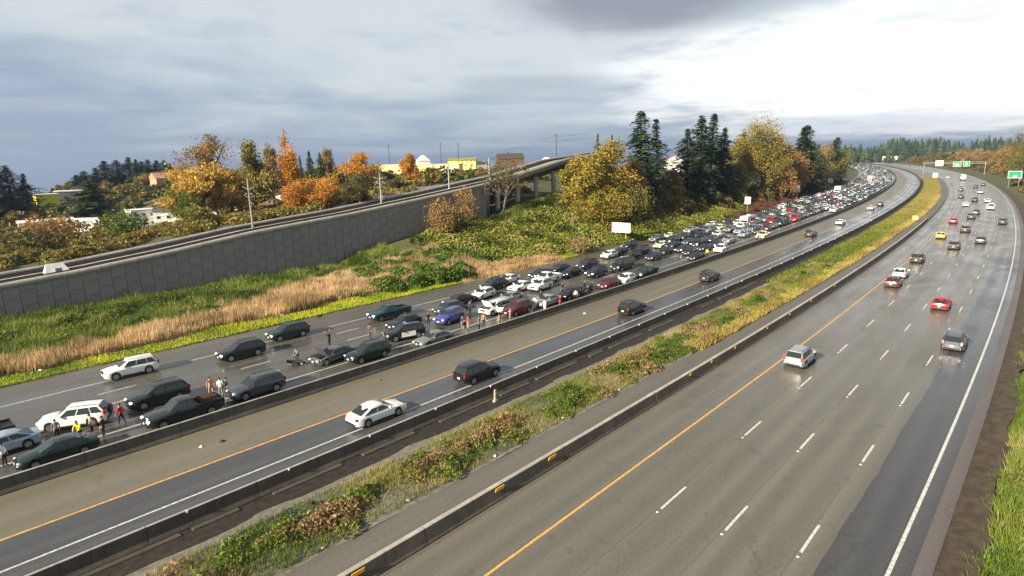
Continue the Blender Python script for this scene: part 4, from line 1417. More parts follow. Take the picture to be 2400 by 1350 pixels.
reed_lo = lambda s: np.interp(s, [20, 30, 40, 60, 80, 92], [-56.6, -56.9, -57.2, -57.6, -57.0, -55.0])
reed_hi = lambda s: np.interp(s, [20, 30, 40, 50, 62, 76, 92], [-58.6, -60.0, -62.5, -66.0, -71.0, -75.0, -73.0])
grass_patch('verge_grass', -12, 118, -57.8, -52.9, 56000, .10, .26, .10, G_VERGE, 'short yellow green grass verge along the southbound shoulder', seed=21)
grass_patch('dry_reeds', 18, 94, -74, -55, 120000, .6, 1.6, .085, G_DRY, 'pale dry reeds in the ditch below the retaining wall', inside=lambda s, n: (n < reed_lo(s) + 2.4 * (vnoise(s, n, 3.0, 15) - .5)) & (n > reed_hi(s) + 3.5 * (vnoise(s, n, 5.0, 16) - .5)) & (vnoise(s, n, 2.0, 5) > .12), lean=.12, seed=22)
grass_patch('tall_grass', -14, 88, -83.3, -56.6, 120000, .6, 1.5, .13, G_LUSH, 'dense green grass bank at the foot of the retaining wall', inside=lambda s, n: (n < reed_hi(s) + 3.5 * (vnoise(s, n, 4.0, 17) - .3)) | (s < 24) | (vnoise(s, n, 2.2, 18) > .8), lean=.35, seed=23)
grass_patch('dry_bank', 84, 112, -60, -52.6, 16000, .3, .9, .09, G_DRY, 'tan dry grass bank behind the shoulder cars', inside=lambda s, n: n > -60 + (s - 84) * .06, lean=.3, seed=24)


def mound(poly, K, r0, r1, h0, h1, seed):
    rg = np.random.default_rng(seed)
    poly = np.array(poly)
    lo, hi = poly.min(0), poly.max(0)
    out = []
    while len(out) < K:
        p = rg.uniform(lo, hi)
        c, j = False, len(poly) - 1
        for i in range(len(poly)):
            if (poly[i][1] > p[1]) != (poly[j][1] > p[1]) and p[0] < (poly[j][0] - poly[i][0]) * (p[1] - poly[i][1]) / (poly[j][1] - poly[i][1]) + poly[i][0]:
                c = not c
            j = i
        if c:
            out.append((p[0], p[1], rg.uniform(r0, r1), rg.uniform(h0, h1)))
    return out


bramble('bramble_mound', mound([(70, -56.5), (76, -72), (90, -73), (98, -63), (88, -55.5)], 90, 1.2, 2.6, .9, 2.1, 31), 130, .26, leaf_mat('bramble_green', [(.022, .055, .007), (.055, .115, .011), (.11, .18, .020), (.19, .23, .045)]), 'green bramble mound in the corner before the dry bank', Hv, 31)
bramble('bramble_hillside', [q for q in mound([(92, -64), (97, -80), (120, -82), (136, -77), (172, -74), (243, -71), (228, -57.5), (178, -56), (126, -57), (104, -60)], 560, 1.8, 4.0, .6, 1.7, 32) if not (q[0] > 117 and q[1] < -75.5)], 42, .38, G_BRAM, 'bramble covered hillside behind the stopped cars', Hv, 32)
grass_patch('berm_grass', 118, 172, -84, -74, 26000, .4, 1.0, .16, G_LUSH, 'green grass berm below the viaduct columns', lean=.35, seed=25)
bramble('grass_tussocks', mound([(-12, -82.5), (-12, -58), (22, -58.5), (40, -62), (60, -70), (84, -76), (84, -82.8), (40, -82.8)], 230, .7, 2.0, .5, 1.5, 36), 150, .20, leaf_mat('tussock', [(.022, .042, .007), (.060, .095, .012), (.13, .165, .022), (.26, .25, .06)]), 'clumps of taller weeds in the green bank below the wall', Hv, 36)
_u = []
_ru = np.random.default_rng(61)
for _ in range(260):
    q_ = _ru.uniform(140, 430)
    _u.append((q_, _ru.uniform(-74, -61.5) if q_ < 260 else _ru.uniform(-70, -60.5), _ru.uniform(1.6, 3.4), _ru.uniform(1.6, 5.5)))
bramble('understory', _u, 40, .46, leaf_mat('understory_leaf', [(.035, .045, .010), (.075, .085, .016), (.15, .13, .028), (.22, .14, .04), (.26, .12, .045)]), 'mixed brown and olive undergrowth at the feet of the roadside trees', Hv, 62, None, .25)
# bare red brown bank further up
BANK = pm('red_bank', (.075, .028, .016), .95, col2=(.115, .050, .030), scale=.35, bump=.5)
ob('earth_bank', sweep_mesh('earth_bank', [(-53.2, .05)] + [(n, (lambda n: (lambda s: H(s, n) + .12))(n)) for n in (-54.5, -57, -60, -63, -66)], srange(208, 470, 5, .01), BANK, smooth=9), label='bare red brown earth bank beside the jam', kind='structure')
grass_patch('bank_stubble', 206, 360, -66, -53.5, 26000, .4, 1.1, .22, leaf_mat('stubble', [(.060, .022, .012), (.11, .045, .022), (.15, .075, .035), (.12, .10, .03)]), 'low red brown weeds on the earth bank', seed=26, lean=.4)


def medv(s, n):
    k = np.interp(s, [195, 235, 480], [1.0, .45, .3])
    return k * np.interp(n, [-15.2, -13.7, -12.0, -9.0, -6.6], [0.0, .02, .58, .86, .82])


_rg = np.random.default_rng(41)
mc = []
s_ = -22.0
while s_ < 128:
    for _ in range(3 if s_ < 70 else 3):
        n_ = _rg.normal(-9.0, 1.05) if s_ < 60 else _rg.normal(-9.4, 1.3)
        if -12.0 < n_ < -7.0 and float(vnoise(np.array([s_]), np.array([n_]), 2.6, 91)[0]) > .34:
            mc.append((s_ + _rg.uniform(-.4, .4), n_, _rg.uniform(.30, .85), _rg.uniform(.15, .72) * (1.0 if _rg.random() < .8 else 1.5)))
    s_ += .42 if s_ < 70 else .6
_mt = lambda s, n: float(vnoise(np.array([s]), np.array([n * 2.0]), 3.2, 77)[0]) * 1.45 - .20
bramble('median_shrubs', mc, 300, .115, G_MED, 'mixed green and red brown shrubs growing along the median', medv, 42, _mt, .25)
grass_patch('median_weeds', -30, 130, -12.2, -6.9, 115000, .08, .42, .045, leaf_mat('weed', [(0.072, 0.120, 0.018), (0.180, 0.228, 0.036), (0.336, 0.288, 0.090), (0.504, 0.396, 0.192)]), 'thin dry weeds on the gravel of the median', ground=medv, lean=.4, seed=43)
grass_patch('median_dry_grass', 72, 330, -7.9, -6.2, 46000, .18, .55, .12, leaf_mat('straw', [(.24, .17, .050), (.38, .28, .08), (.48, .40, .12), (.40, .42, .10)]), 'band of straw coloured grass beside the median walkway', ground=medv, lean=.35, seed=44)
grass_patch('median_grass', 112, 497, -14.2, -7.2, 70000, .18, .55, .20, leaf_mat('median_meadow', [(.080, .125, .014), (.16, .19, .028), (.27, .235, .058), (.38, .28, .11)]), 'olive and tan grass filling the far median', ground=medv, lean=.35, seed=45,
            tint=lambda s, n: np.interp(s, [110, 150, 190, 300, 490], [.15, .12, .5, .75, .6]) + .35 * (vnoise(s, n, 7, 3) - .5))
grass_patch('lime_grass', 62, 150, -8.2, -6.9, 16000, .12, .5, .08, G_LIME, 'lime green grass tufts along the walkway edge', ground=medv, inside=lambda s, n: vnoise(s, n, 6, 55) > .55, lean=.4, seed=46)
grass_patch('roadside_grass', 18, 175, 17.3, 24, 130000, .2, .75, .085, leaf_mat('roadside', [(0.056, 0.100, 0.015), (0.112, 0.181, 0.022), (0.188, 0.250, 0.037), (0.375, 0.338, 0.125)]), 'bright green roadside grass at the right edge of the picture', inside=lambda s, n: n > 17.75 + .35 * np.sin(s * .6) + .3 * np.sin(s * 1.9), lean=.35, seed=47)
bramble('roadside_weeds', [(x, 21.6 + 2.2 * math.sin(x * 1.7) + .8 * math.sin(x * .37), .5 + .3 * math.sin(x * 2.1) ** 2, .45 + .4 * math.sin(x * 1.3) ** 2) for x in np.arange(22, 150, .8)], 210, .13, leaf_mat('weeds_mixed', [(.03, .05, .01), (.09, .12, .02), (.20, .17, .07), (.30, .26, .16)]), 'leafy weeds with pale seed heads in the roadside grass', Hv, 48, None, .2)
bramble('roadside_brush', [(x, 24 + 6 * abs(math.sin(x * 1.1)), 2.2 + math.sin(x) ** 2 * 1.5, 1.6 + 1.6 * math.sin(x * 2.3) ** 2) for x in np.arange(150, 420, 3.0)] + [(x, 30 + 30 * abs(math.sin(x * 2.7)), 3.5 + 2.5 * math.sin(x) ** 2, 3.0 + 5.5 * math.sin(x * 1.9) ** 2) for x in np.arange(250, 1000, 5.0)], 17, .75, leaf_mat('brush', [(0.042, 0.063, 0.014), (0.112, 0.119, 0.025), (0.210, 0.140, 0.042), (0.280, 0.168, 0.070)]), 'brown green brush along the right side of the curve', Hv, 49, None, .25)
# scrub between the rail fence and the houses
_c = []
for _ in range(235):
    s0_ = _rg.uniform(8, 112)
    _c.append((s0_, _rg.uniform(-150, -97.5) if _rg.random() < .5 else _rg.uniform(-112, -97.5), _rg.uniform(1.3, 3.0), _rg.uniform(.7, 2.2)))
bramble('trackside_scrub', _c, 48, .40, leaf_mat('scrub', [(.07, .085, .02), (.15, .15, .03), (.24, .20, .045), (.33, .22, .06), (.18, .21, .045)]) if True else leaf_mat('scrub', [(0.047, 0.054, 0.014), (0.101, 0.097, 0.022), (0.189, 0.142, 0.032), (0.270, 0.169, 0.047), (0.135, 0.162, 0.034)]), 'olive and brown scrub behind the rail fence', Hv, 50, None, .25)


_c = []
for _ in range(430):
    s0_ = _rg.uniform(20, 190)
    n0_ = _rg.uniform(-410, -150)
    if not (50 < s0_ < 105 and n0_ > -260 and _rg.random() < .75):
        _c.append((s0_, n0_, _rg.uniform(2.5, 6.0), _rg.uniform(1.5, 6.0)))
for _ in range(150):
    _c.append((_rg.uniform(120, 330), _rg.uniform(-215, -100), _rg.uniform(2.0, 4.5), _rg.uniform(1.0, 3.6)))
bramble('far_scrub', _c, 8, 1.1, leaf_mat('scrub_far', [(0.039, 0.052, 0.013), (0.078, 0.091, 0.018), (0.143, 0.137, 0.029), (0.221, 0.163, 0.039), (0.286, 0.169, 0.046)]), 'scattered scrub and low trees among the far houses', Hv, 52, None, .25)

# ------------------------------------------------------------------ trees
BARK = pm('bark', (.075, .060, .045), .9, col2=(.15, .125, .095), scale=4, bump=.5)
FIRM = leaf_mat('fir_needles', [(.014, .030, .014), (.030, .056, .022), (.052, .086, .032), (.095, .120, .045)], .2, .6)
LEAFM = {
    'russet': leaf_mat('leaf_russet', [(.15, .105, .042), (.29, .185, .065), (.42, .255, .085), (.50, .32, .12)], .35),
    'gold': leaf_mat('leaf_gold', [(0.106, 0.118, 0.025), (0.224, 0.196, 0.034), (0.370, 0.286, 0.047), (0.526, 0.370, 0.067)], .35),
    'orange': leaf_mat('leaf_orange', [(.30, .145, .022), (.50, .235, .030), (.62, .30, .045), (.62, .38, .09)], .35),
    'olive': leaf_mat('leaf_olive', [(0.081, 0.092, 0.021), (0.155, 0.161, 0.032), (0.253, 0.230, 0.048), (0.368, 0.299, 0.081)], .35),
    'tan': leaf_mat('leaf_tan', [(.17, .125, .060), (.29, .205, .095), (.40, .28, .13), (.46, .33, .17)], .35),
    'drab': leaf_mat('leaf_drab', [(.055, .062, .022), (.105, .105, .032), (.16, .14, .045), (.22, .16, .06)], .35),
    'amber': leaf_mat('leaf_amber', [(.21, .15, .035), (.40, .27, .055), (.55, .36, .075), (.64, .44, .13)], .35),
    'green': leaf_mat('leaf_green', [(.040, .075, .013), (.095, .150, .022), (.16, .21, .035), (.22, .22, .06)], .35),
}


def decid(seed, shape):
    """unit broadleaf tree: height 1, crown radius 1 (scaled per tree)"""
    rg = np.random.default_rng(seed)
    tall = shape == 'poplar'
    c0, hz = (.54, .45) if tall else (.56, .44)
    K = 44 if not tall else 40
    lob = rg.uniform(0, 6.28, 4)
    cs = []
    while len(cs) < K:
        p = rg.normal(size=3)
        p /= np.linalg.norm(p)
        q = rg.random() ** .42
        x, y, z = p * q
        z = z if z > -.75 else -.75
        wdt = 1.0 - (.35 * max(0, z) if tall else .12 * max(0, z))
        an = math.atan2(y, x)
        lump = 1 + .22 * math.sin(an * 2 + lob[0] + z * 2) + .16 * math.sin(an * 3 + lob[1] - z * 3)
        lump *= 1.0 if tall else rg.uniform(.62, 1.08)
        cs.append((x * wdt * lump, y * wdt * lump, c0 + z * hz * rg.uniform(.80, 1.08)))
    cs = np.array(cs)
    m = MB()
    m.tube([(0, 0, -.04), (.01, 0, .12), (0, .02, .35), (.02, 0, .72)], [.045, .036, .026, .008], 7)
    for c in cs[:30]:
        z0 = rg.uniform(.18, .5)
        mid = (c[0] * .45, c[1] * .45, z0 + (c[2] - z0) * .55)
        m.tube([(0, 0, z0), mid, tuple(c)], [.020, .013, .005], 5, cap=False)
    Ps, T = [], []
    for c in cs:
        cr_ = rg.uniform(.55, 1.35)
        k = int(130 * cr_)
        d = rg.normal(size=(k, 3)) * np.array([.140, .140, .055 if not tall else .072]) * cr_
        Ps.append(c + d)
        T.append(rg.normal(.5, .22) + rg.normal(0, .13, k))
    return m, np.concatenate(Ps), np.concatenate(T), rg


TREE_CACHE = {}


def broadleaf(shape, s, n, h, r, colour, label, seed):
    key = (shape, seed % 5)
    trunk, P, T, rg = decid(900 + seed % 5 + (50 if shape == 'poplar' else 0), shape)
    root = empty('broadleaf_tree' if shape != 'poplar' else 'poplar_tree', at(s, n, -.1), (seed * 1.3) % 6.28, label=label, cat='tree')
    tv = [(x * (r if abs(x) > .06 else h * .9), y * (r if abs(y) > .06 else h * .9), z * h) for x, y, z in trunk.v]
    ob('trunk', new_mesh('trunk', tv, trunk.f, [BARK], smooth=R(60)), root)
    rg = np.random.default_rng(seed)
    P = P * np.array([r * .92, r * .92, h])
    if h > 10 and s < 300:                                                     # a big crown carries more leaves, not bigger ones
        P = np.concatenate([P, P + rg.normal(0, .03 * (h * .5 + r), P.shape)])
        T = np.concatenate([T, T + rg.normal(0, .1, len(T))])
    V, F = leaf_quads(P, min(.40, max(.20, .027 * (h * .5 + r))), rg, .2)
    ob('crown', new_mesh('crown', V, F, [LEAFM[colour]], tint=np.clip(np.repeat(T, 4), 0, 1)), root)
    return root


def fir_mesh(seed, h=26.0, r=5.0, wide=1.0, spire=.0, gap=.12):
    """a conifer: whorls of drooping boughs, uneven all round"""
    rg = np.random.default_rng(seed)
    m = MB()
    m.tube([(0, 0, -.5), (rg.normal(0, .12), rg.normal(0, .12), h * .5), (0, 0, h)], [.42, .24, .03], 7)
    T, V, F = [], [], []
    z, o = h * .05, 0
    ph = rg.uniform(0, 6.28, 4)
    while z < h - .15:
        t = z / h
        prof_ = (1 - t) ** .72 * 1.05 + .02
        if spire and t > 1 - spire:
            prof_ *= .55
        prof_ *= .80 + .20 * math.sin(z * 1.1 + ph[0]) + .10 * math.sin(z * 2.9 + ph[1])
        Lm = r * wide * min(.98, prof_) * (1 if t > .16 else .72 + t * 1.7)
        nb = int(rg.integers(6, 9))
        a0 = rg.uniform(0, 6.28)
        for b in range(nb):
            if rg.random() < gap:
                continue
            a = a0 + b * 2 * math.pi / nb + rg.normal(0, .25)
            Lb = Lm * rg.uniform(.5, 1.2) * (1 + .22 * math.sin(a * 2 + ph[2] + z * .3) + .12 * math.sin(a * 3 + ph[3]))
            dirv = np.array([math.cos(a), math.sin(a), 0])
            sd = np.array([-math.sin(a), math.cos(a), 0])
            k = max(2, int(Lb / .42))
            tb = rg.normal(.45, .22)
            dr = rg.uniform(.28, .62)
            for q in range(k):
                u = (q + .7) / k
                zc = z + Lb * (.12 * u - dr * u * u) + rg.normal(0, .10)
                c = dirv * Lb * u + sd * rg.normal(0, .10) + np.array([0, 0, zc])
                wd = (.34 + .50 * (1 - abs(u - .62)) * min(1, Lb / 2.2)) * rg.uniform(.6, 1.3)
                ln = .42 * rg.uniform(.7, 1.5)
                tip = dirv + np.array([0, 0, (.12 - 1.7 * dr * u)])
                tip /= np.linalg.norm(tip)
                for sg in (1, -1):
                    roll = sd * sg + np.array([0, 0, rg.normal(-.35, .3)]) + dirv * .35
                    V += [c - tip * ln * .5, c + roll * wd * .45 - tip * ln * .1, c + roll * wd * .8 + tip * ln * .5, c + tip * ln * .9]
                    F.append((o, o + 1, o + 2, o + 3))
                    T += [tb + rg.normal(0, .14)] * 4
                    o += 4
        z += (.24 + .26 * (1 - t)) * rg.uniform(.7, 1.4)
    return m.mesh('trunk', [BARK], R(60)), new_mesh('crown', np.array(V), np.array(F), [FIRM], tint=np.clip(T, 0, 1))


FIRS = [fir_mesh(60 + i, 26.0, 5.0, *a_) for i, a_ in enumerate(((1.0, .22, .10), (.9, .0, .18), (1.1, .12, .14), (.95, .30, .22), (1.05, .0, .08), (.85, .16, .16)))]
CEDARM = leaf_mat('cedar_needles', [(.018, .034, .010), (.035, .060, .014), (.065, .095, .020), (.10, .11, .03)], .15, .6)
for i, (sp_, s, n, h, r, colr, lab) in enumerate(TREES):
    if -58 < n < 0 and s > 280:
        n = -58.5 - .25 * r
    if sp_ in ('fir', 'cedar'):
        tm, cm = FIRS[(i * 5 + 2) % 6]
        root = empty('fir_tree' if sp_ == 'fir' else 'cedar_tree', at(s, n, -.2), (i * 2.1) % 6.28, label=lab, cat='tree')
        root.scale = (r / 3.2, r / 3.2, h / 26.0)
        root.rotation_euler = (math.sin(i * 3.1) * .025, math.cos(i * 1.7) * .025, (i * 2.1) % 6.28)
        ob('trunk', tm, root)
        ob('crown', cm, root, mats=[CEDARM] if sp_ == 'cedar' else None)
    else:
        broadleaf(sp_, s, n, h, r, colr, lab, 100 + i)


def bush(name, s, n, r, h, colour, label, seed, per=150, size=.24):
    rg = np.random.default_rng(seed)
    root = empty(name, at(s, n, -.05), 0, label=label, cat='bush')
    m = MB()
    for k in range(7):
        a = k * .9
        m.tube([(0, 0, 0), (math.cos(a) * r * .3, math.sin(a) * r * .3, h * .5), (math.cos(a) * r * .6, math.sin(a) * r * .6, h * .85)], [.05, .035, .012], 5)
    m.build('stem', BARK, root)
    k = int(per * r * r) + 260
    d = rg.normal(size=(k, 3))
    d /= np.linalg.norm(d, axis=1)[:, None]
    d *= (rg.random(k) ** .35)[:, None]
    d *= 1 + .25 * np.sin(d[:, :1] * 7 + seed) * np.cos(d[:, 1:2] * 6)
    P = np.stack([d[:, 0] * r, d[:, 1] * r, h * .55 + d[:, 2] * h * .5], 1)
    V, F = leaf_quads(P, size, rg, .2)
    T = .5 + .35 * np.sin(d[:, 0] * 9 + d[:, 2] * 7) * np.cos(d[:, 1] * 8) + rg.normal(0, .15, k)
    ob('foliage', new_mesh('foliage', V, F, [LEAFM[colour]], tint=np.clip(np.repeat(T, 4), 0, 1)), root)


bush('shrub', 100.7, -77.2, 3.3, 8.0, 'russet', 'rust brown shrub in front of the retaining wall, left one', 1)
bush('shrub', 111.6, -80.8, 2.9, 8.4, 'russet', 'rust orange shrub in front of the retaining wall near its right end', 2)
bush('shrub', 106, -77.5, 2.2, 4.2, 'drab', 'low dark shrub between the two rust shrubs by the wall', 3)
bush('shrub', 119.4, -54.8, 2.3, 3.4, 'tan', 'pale tan bush at the road edge behind the plum suv', 4, 170, .2)
bush('shrub', 44.0, -140.5, 7.0, 6.0, 'russet', 'red brown rounded shrub below the left evergreen', 5, 60, .4)
bush('shrub', 36, -112, 4.5, 5.0, 'drab', 'brown green bush behind the rail fence at the left', 6, 90, .35)
bush('shrub', 52, -118, 4.0, 5.2, 'green', 'green bush behind the rail fence below the cedar', 7, 90, .35)
bush('shrub', 62, -108, 3.2, 4.6, 'olive', 'olive bush behind the rail fence left of the nearest pole', 8, 110, .32)
bush('shrub', 231, -66, 3.4, 3.2, 'russet', 'red brown round bush below the olive tree', 9, 90, .35)
bush('shrub', 196, -68, 4.0, 3.6, 'russet', 'rust bush at the foot of the fir groups', 10, 80, .35)
bush('shrub', 205, -72, 3.4, 5.4, 'tan', 'tan bush in the gap between the fir groups', 11, 80, .35)
bush('shrub', 244, -64.5, 2.4, 5.0, 'gold', 'yellow bush beside the red brown round bush', 12, 100, .32)


bush('golden_thicket', 146, -65.5, 7.5, 8.5, 'gold', 'wide olive gold thicket at the foot of the golden trees', 13, 90, .28)
bush('golden_thicket', 157, -65.0, 6.5, 9.5, 'olive', 'olive thicket left of the rust gold tree', 14, 90, .28)
bush('golden_thicket', 143, -68.0, 4.2, 5.5, 'gold', 'yellow green thicket nearest the viaduct end', 15, 110, .27)


def bare_tree():
    root = empty('bare_tree', at(123.1, -79.6, -.2), 0, label='dark leaning tree with few leaves in front of the viaduct', cat='tree')
    rg = np.random.default_rng(8)
    m = MB()
    m.tube([(0, 0, 0), (.5, .3, 3), (1.3, .8, 6.5), (1.6, 1.2, 9)], [.34, .28, .22, .14], 8)
    ends = []
    for k in range(26):
        z0 = rg.uniform(4.5, 9)
        b = np.array([1.0 + (z0 - 5) * .15, .6 + (z0 - 5) * .12, z0])
        a = rg.uniform(0, 6.28)
        e = b + np.array([math.cos(a) * rg.uniform(2, 5), math.sin(a) * rg.uniform(2, 5), rg.uniform(1.0, 6)])
        mid = (b + e) / 2 + rg.normal(0, .4, 3)
        m.tube([tuple(b), tuple(mid), tuple(e)], [.10, .06, .02], 5)
        ends += [e, mid]
        for j in range(3):
            f = e + rg.normal(0, 1.1, 3)
            m.tube([tuple(mid), tuple(f)], [.04, .012], 4)
            ends.append(f)
    m.build('trunk', BARK, root, R(60))
    P = np.concatenate([np.array(e) + rg.normal(0, .45, (9, 3)) for e in ends])
    V, F = leaf_quads(P, .30, rg, .2)
    ob('crown', new_mesh('crown', V, F, [LEAFM['drab']], tint=np.clip(np.repeat(rg.normal(.6, .3, len(P)), 4), 0, 1)), root)


bare_tree()


def ridge_z(d):
    return 16.0 * float(sst(d, 1050, 1500))


def far_hill():
    A = np.radians(np.arange(14, 75, .8))
    D = np.array([1030, 1150, 1260, 1380, 1500, 1700, 2100])
    V = [(math.sin(a) * d, math.cos(a) * d, -4 + ridge_z(d) * (0.75 + .25 * math.sin(a * 23))) for d in D for a in A]
    k = len(A)
    F = np.array([(i * k + j, i * k + j + 1, (i + 1) * k + j + 1, (i + 1) * k + j) for i in range(len(D) - 1) for j in range(k - 1)])
    ob('hill', new_mesh('hill', V, F, [pm('hill_wood', (.016, .026, .016), .95, col2=(.034, .042, .022), scale=.02)], smooth=9), label='low dark wooded hill beyond the bend', kind='structure')


far_hill()


def far_forest():
    """distant wooded ridge: conifers too far off to tell apart"""
    rg = np.random.default_rng(3)
    V, F, T = [], [], []
    o = 0
    for k in range(2300):
        az = R(rg.uniform(16, 62))
        d = rg.uniform(1040, 1640)
        x, y = math.sin(az) * d, math.cos(az) * d
        h = rg.uniform(12, 25) * (1.0 + .3 * math.sin(az * 37) * math.sin(az * 91)) + 6
        if rg.random() < .45:
            h *= .55
        r = h * .26
        z0 = -6 + ridge_z(d) * (0.75 + .25 * math.sin(az * 23))
        t = rg.uniform(0, 1)
        for lv in range(5):
            za, zb = z0 + h * (.08 + lv * .19), z0 + h * (.34 + lv * .19 if lv < 4 else 1.0)
            rr = r * (1 - lv * .19) * rg.uniform(.8, 1.2)
            ring = [(x + math.cos(a) * rr * rg.uniform(.7, 1.2), y + math.sin(a) * rr * rg.uniform(.7, 1.2), za + rg.normal(0, .6)) for a in np.linspace(0, 2 * math.pi, 7)[:-1]]
            V += ring + [(x, y, min(zb, z0 + h))]
            F += [(o + j, o + (j + 1) % 6, o + 6) for j in range(6)]
            T += [t] * 7
            o += 7
    ob('far_forest', new_mesh('far_forest', np.array(V), np.array(F), [FIRM], tint=T), label='dark wooded ridge on the horizon beyond the bend', kind='stuff')


far_forest()

# ------------------------------------------------------------------ houses beyond the rail line
WIN = pm('window_glass', (.03, .04, .05), .1, spec=.7)
ROOFG = pm('roof_grey', (.10, .10, .10), .8, var=.2, scale=2)


def house(name, s, n, wd, dp, h, walls, roofc, label, roof='gable', skew=0.0, rise=1.6, wins=3, cat='house', floors=1, z=0.0):
    p = at(s, n, -.4 + z)
    rz = math.atan2(p.y, p.x) - math.pi / 2 + R(skew)
    root = empty(name, p, rz, label=label, cat=cat)
    hw, hd = wd / 2, dp / 2
    MB().box(-hw, hw, -hd, hd, 0, h).build('wall', walls, root)
    o_ = .35
    if roof == 'gable':                                            # ridge along the width
        m = MB().add([(-hw - o_, -hd - o_, h - .05), (hw + o_, -hd - o_, h - .05), (hw + o_, hd + o_, h - .05), (-hw - o_, hd + o_, h - .05), (-hw - o_, 0, h + rise), (hw + o_, 0, h + rise)],
                     [(0, 1, 5, 4), (2, 3, 4, 5), (1, 2, 5), (3, 0, 4), (3, 2, 1, 0)])
    elif roof == 'front':                                          # gable towards the viewer
        m = MB().add([(-hw - o_, -hd - o_, h - .05), (hw + o_, -hd - o_, h - .05), (hw + o_, hd + o_, h - .05), (-hw - o_, hd + o_, h - .05), (0, -hd - o_, h + rise), (0, hd + o_, h + rise)],
                     [(1, 2, 5, 4), (3, 0, 4, 5), (0, 1, 4), (2, 3, 5), (3, 2, 1, 0)])
        MB().add([(-hw, -hd - o_ - .02, h - .03), (hw, -hd - o_ - .02, h - .03), (0, -hd - o_ - .02, h + rise - .25)], [(0, 1, 2)]).build('gable', walls, root)
    else:
        m = MB().box(-hw - .2, hw + .2, -hd - .2, hd + .2, h, h + .35)
    m.build('roof', roofc, root)
    for fl in range(floors):
        for k in range(wins):
            x = -hw + wd * (k + .5) / wins
            zc = h / floors * (fl + .55)
            w_ = MB().box(x - .55, x + .55, -hd - .06, -hd + .02, zc - .5, zc + .5).build('window', pm('window_trim', (.6, .6, .58), .6), root)
            MB().box(x - .46, x + .46, -hd - .09, -hd - .05, zc - .41, zc + .41).build('pane', WIN, w_)
    MB().box(hw * .55, hw * .55 + .9, -hd - .07, -hd + .02, 0, 2.1).build('door', pm('house_door', (.12, .08, .06), .6), root)
    return root


WHW = pm('white_siding', (.72, .71, .66), .7, var=.06)
YLW = pm('pale_yellow_siding', (.80, .70, .32), .7, var=.06)
YLB = pm('bright_yellow_wall', (.80, .72, .04), .7, var=.06)
SAL = pm('salmon_wall', (.55, .28, .18), .7, var=.1)
GRW = pm('grey_siding', (.24, .24, .24), .7, var=.1)
GREENR = pm('green_roof', (.22, .26, .05), .8, var=.2)
REDR = pm('red_roof', (.40, .07, .06), .7, var=.2)
WHR = pm('white_roof', (.70, .70, .68), .6, var=.05)
BRN = pm('brown_wall', (.14, .075, .055), .8, var=.2)
house('shop_building', 73.6, -306, 8, 8, 8.5, YLB, WHR, 'bright yellow block building on the left skyline', 'flat', 8, wins=1, cat='building')
house('shop_building', 66, -309, 9, 8, 6.5, pm('mauve_wall', (.28, .20, .24), .8), ROOFG, 'mauve grey building left of the yellow block', 'flat', 0, wins=2, cat='building')
house('shop_building', 86, -314, 12, 10, 8.0, pm('blue_grey_wall', (.13, .15, .18), .7), WHR, 'long blue grey building right of the yellow block', 'flat', -4, wins=3, cat='building')
house('shop_building', 95, -322, 7, 8, 7.5, BRN, ROOFG, 'brown building with a white corner left of the cedar', 'flat', 0, wins=1, cat='building')
house('mobile_home', 58.8, -236, 15, 5, 3.2, WHW, WHR, 'white mobile home left of the cedar, farther one', 'gable', 4, .7, 4)
house('mobile_home', 65, -212, 12, 5, 3.6, WHW, WHR, 'white mobile home close left of the cedar', 'gable', -20, .9, 3)
house('mobile_home', 71.5, -203, 10, 5, 2.8, WHW, WHR, 'low white mobile home at the foot of the cedar', 'gable', 8, .7, 3)
house('white_house', 80, -198, 9, 7, 5.4, WHW, WHR, 'two storey white house right of the cedar', 'flat', 14, .9, 4, floors=2)
house('white_house', 87, -191, 11, 7, 4.2, WHW, ROOFG, 'white house with dark windows below the red sign', 'gable', -8, 1.1, 4)
house('mobile_home', 96, -184, 16, 5, 3.0, WHW, WHR, 'long white mobile home below the golden maples', 'gable', 0, .7, 6)
house('mobile_home', 91.5, -170, 13, 5, 2.8, pm('mint_siding', (.55, .62, .56), .7), WHR, 'pale green mobile home behind the scrub', 'gable', 3, .7, 5)
house('salmon_house', 126, -294, 14, 8, 5.5, SAL, pm('salmon_roof', (.42, .22, .15), .8, var=.15), 'salmon coloured building below the right end of the fir row', 'gable', 20, 2.4, 3)
house('grey_house', 110.5, -165, 8, 9, 4.4, WHW, pm('slate_roof', (.16, .165, .17), .7, var=.15), 'house with grey roof and white gable right of the nearest pole', 'gable', 62, 3.2, 2)
house('salmon_house', 103, -160, 7, 6, 4.0, SAL, pm('salmon_roof', (.42, .22, .15), .8, var=.15), 'small salmon house behind the nearest catenary pole', 'front', 0, 1.8, 1)
house('long_building', 211, -217, 32, 10, 5.6, YLW, WHR, 'long pale yellow building left of the orange tree', 'flat', -6, 1.0, 7, cat='building')
house('long_building', 243, -220, 24, 10, 5.2, YLW, pm('pale_roof', (.62, .58, .42), .7), 'long pale yellow building right of the orange tree', 'flat', -14, 1.2, 5, cat='building')
house('yellow_barn', 283, -236, 16, 10, 6.0, pm('lemon_wall', (.82, .74, .20), .7, var=.05), GREENR, 'lemon yellow building with green roof', 'gable', -6, 1.6, 4, cat='building', z=2.0)
house('white_house', 282, -268, 7, 9, 8.2, WHW, WHR, 'white gabled house rising above the long yellow building', 'front', 12, 3.4, 1, floors=2)
house('dark_house', 318, -250, 14, 9, 5.0, GRW, pm('dark_roof', (.04, .045, .045), .8), 'dark roofed house right of the lemon yellow building', 'gable', 0, 2.0, 4, z=2.0)
house('brown_house', 262, -186, 13, 9, 6.5, BRN, pm('brown_roof', (.07, .055, .045), .9), 'brown house behind the bare tree', 'gable', 10, 2.6, 3, z=1.0)
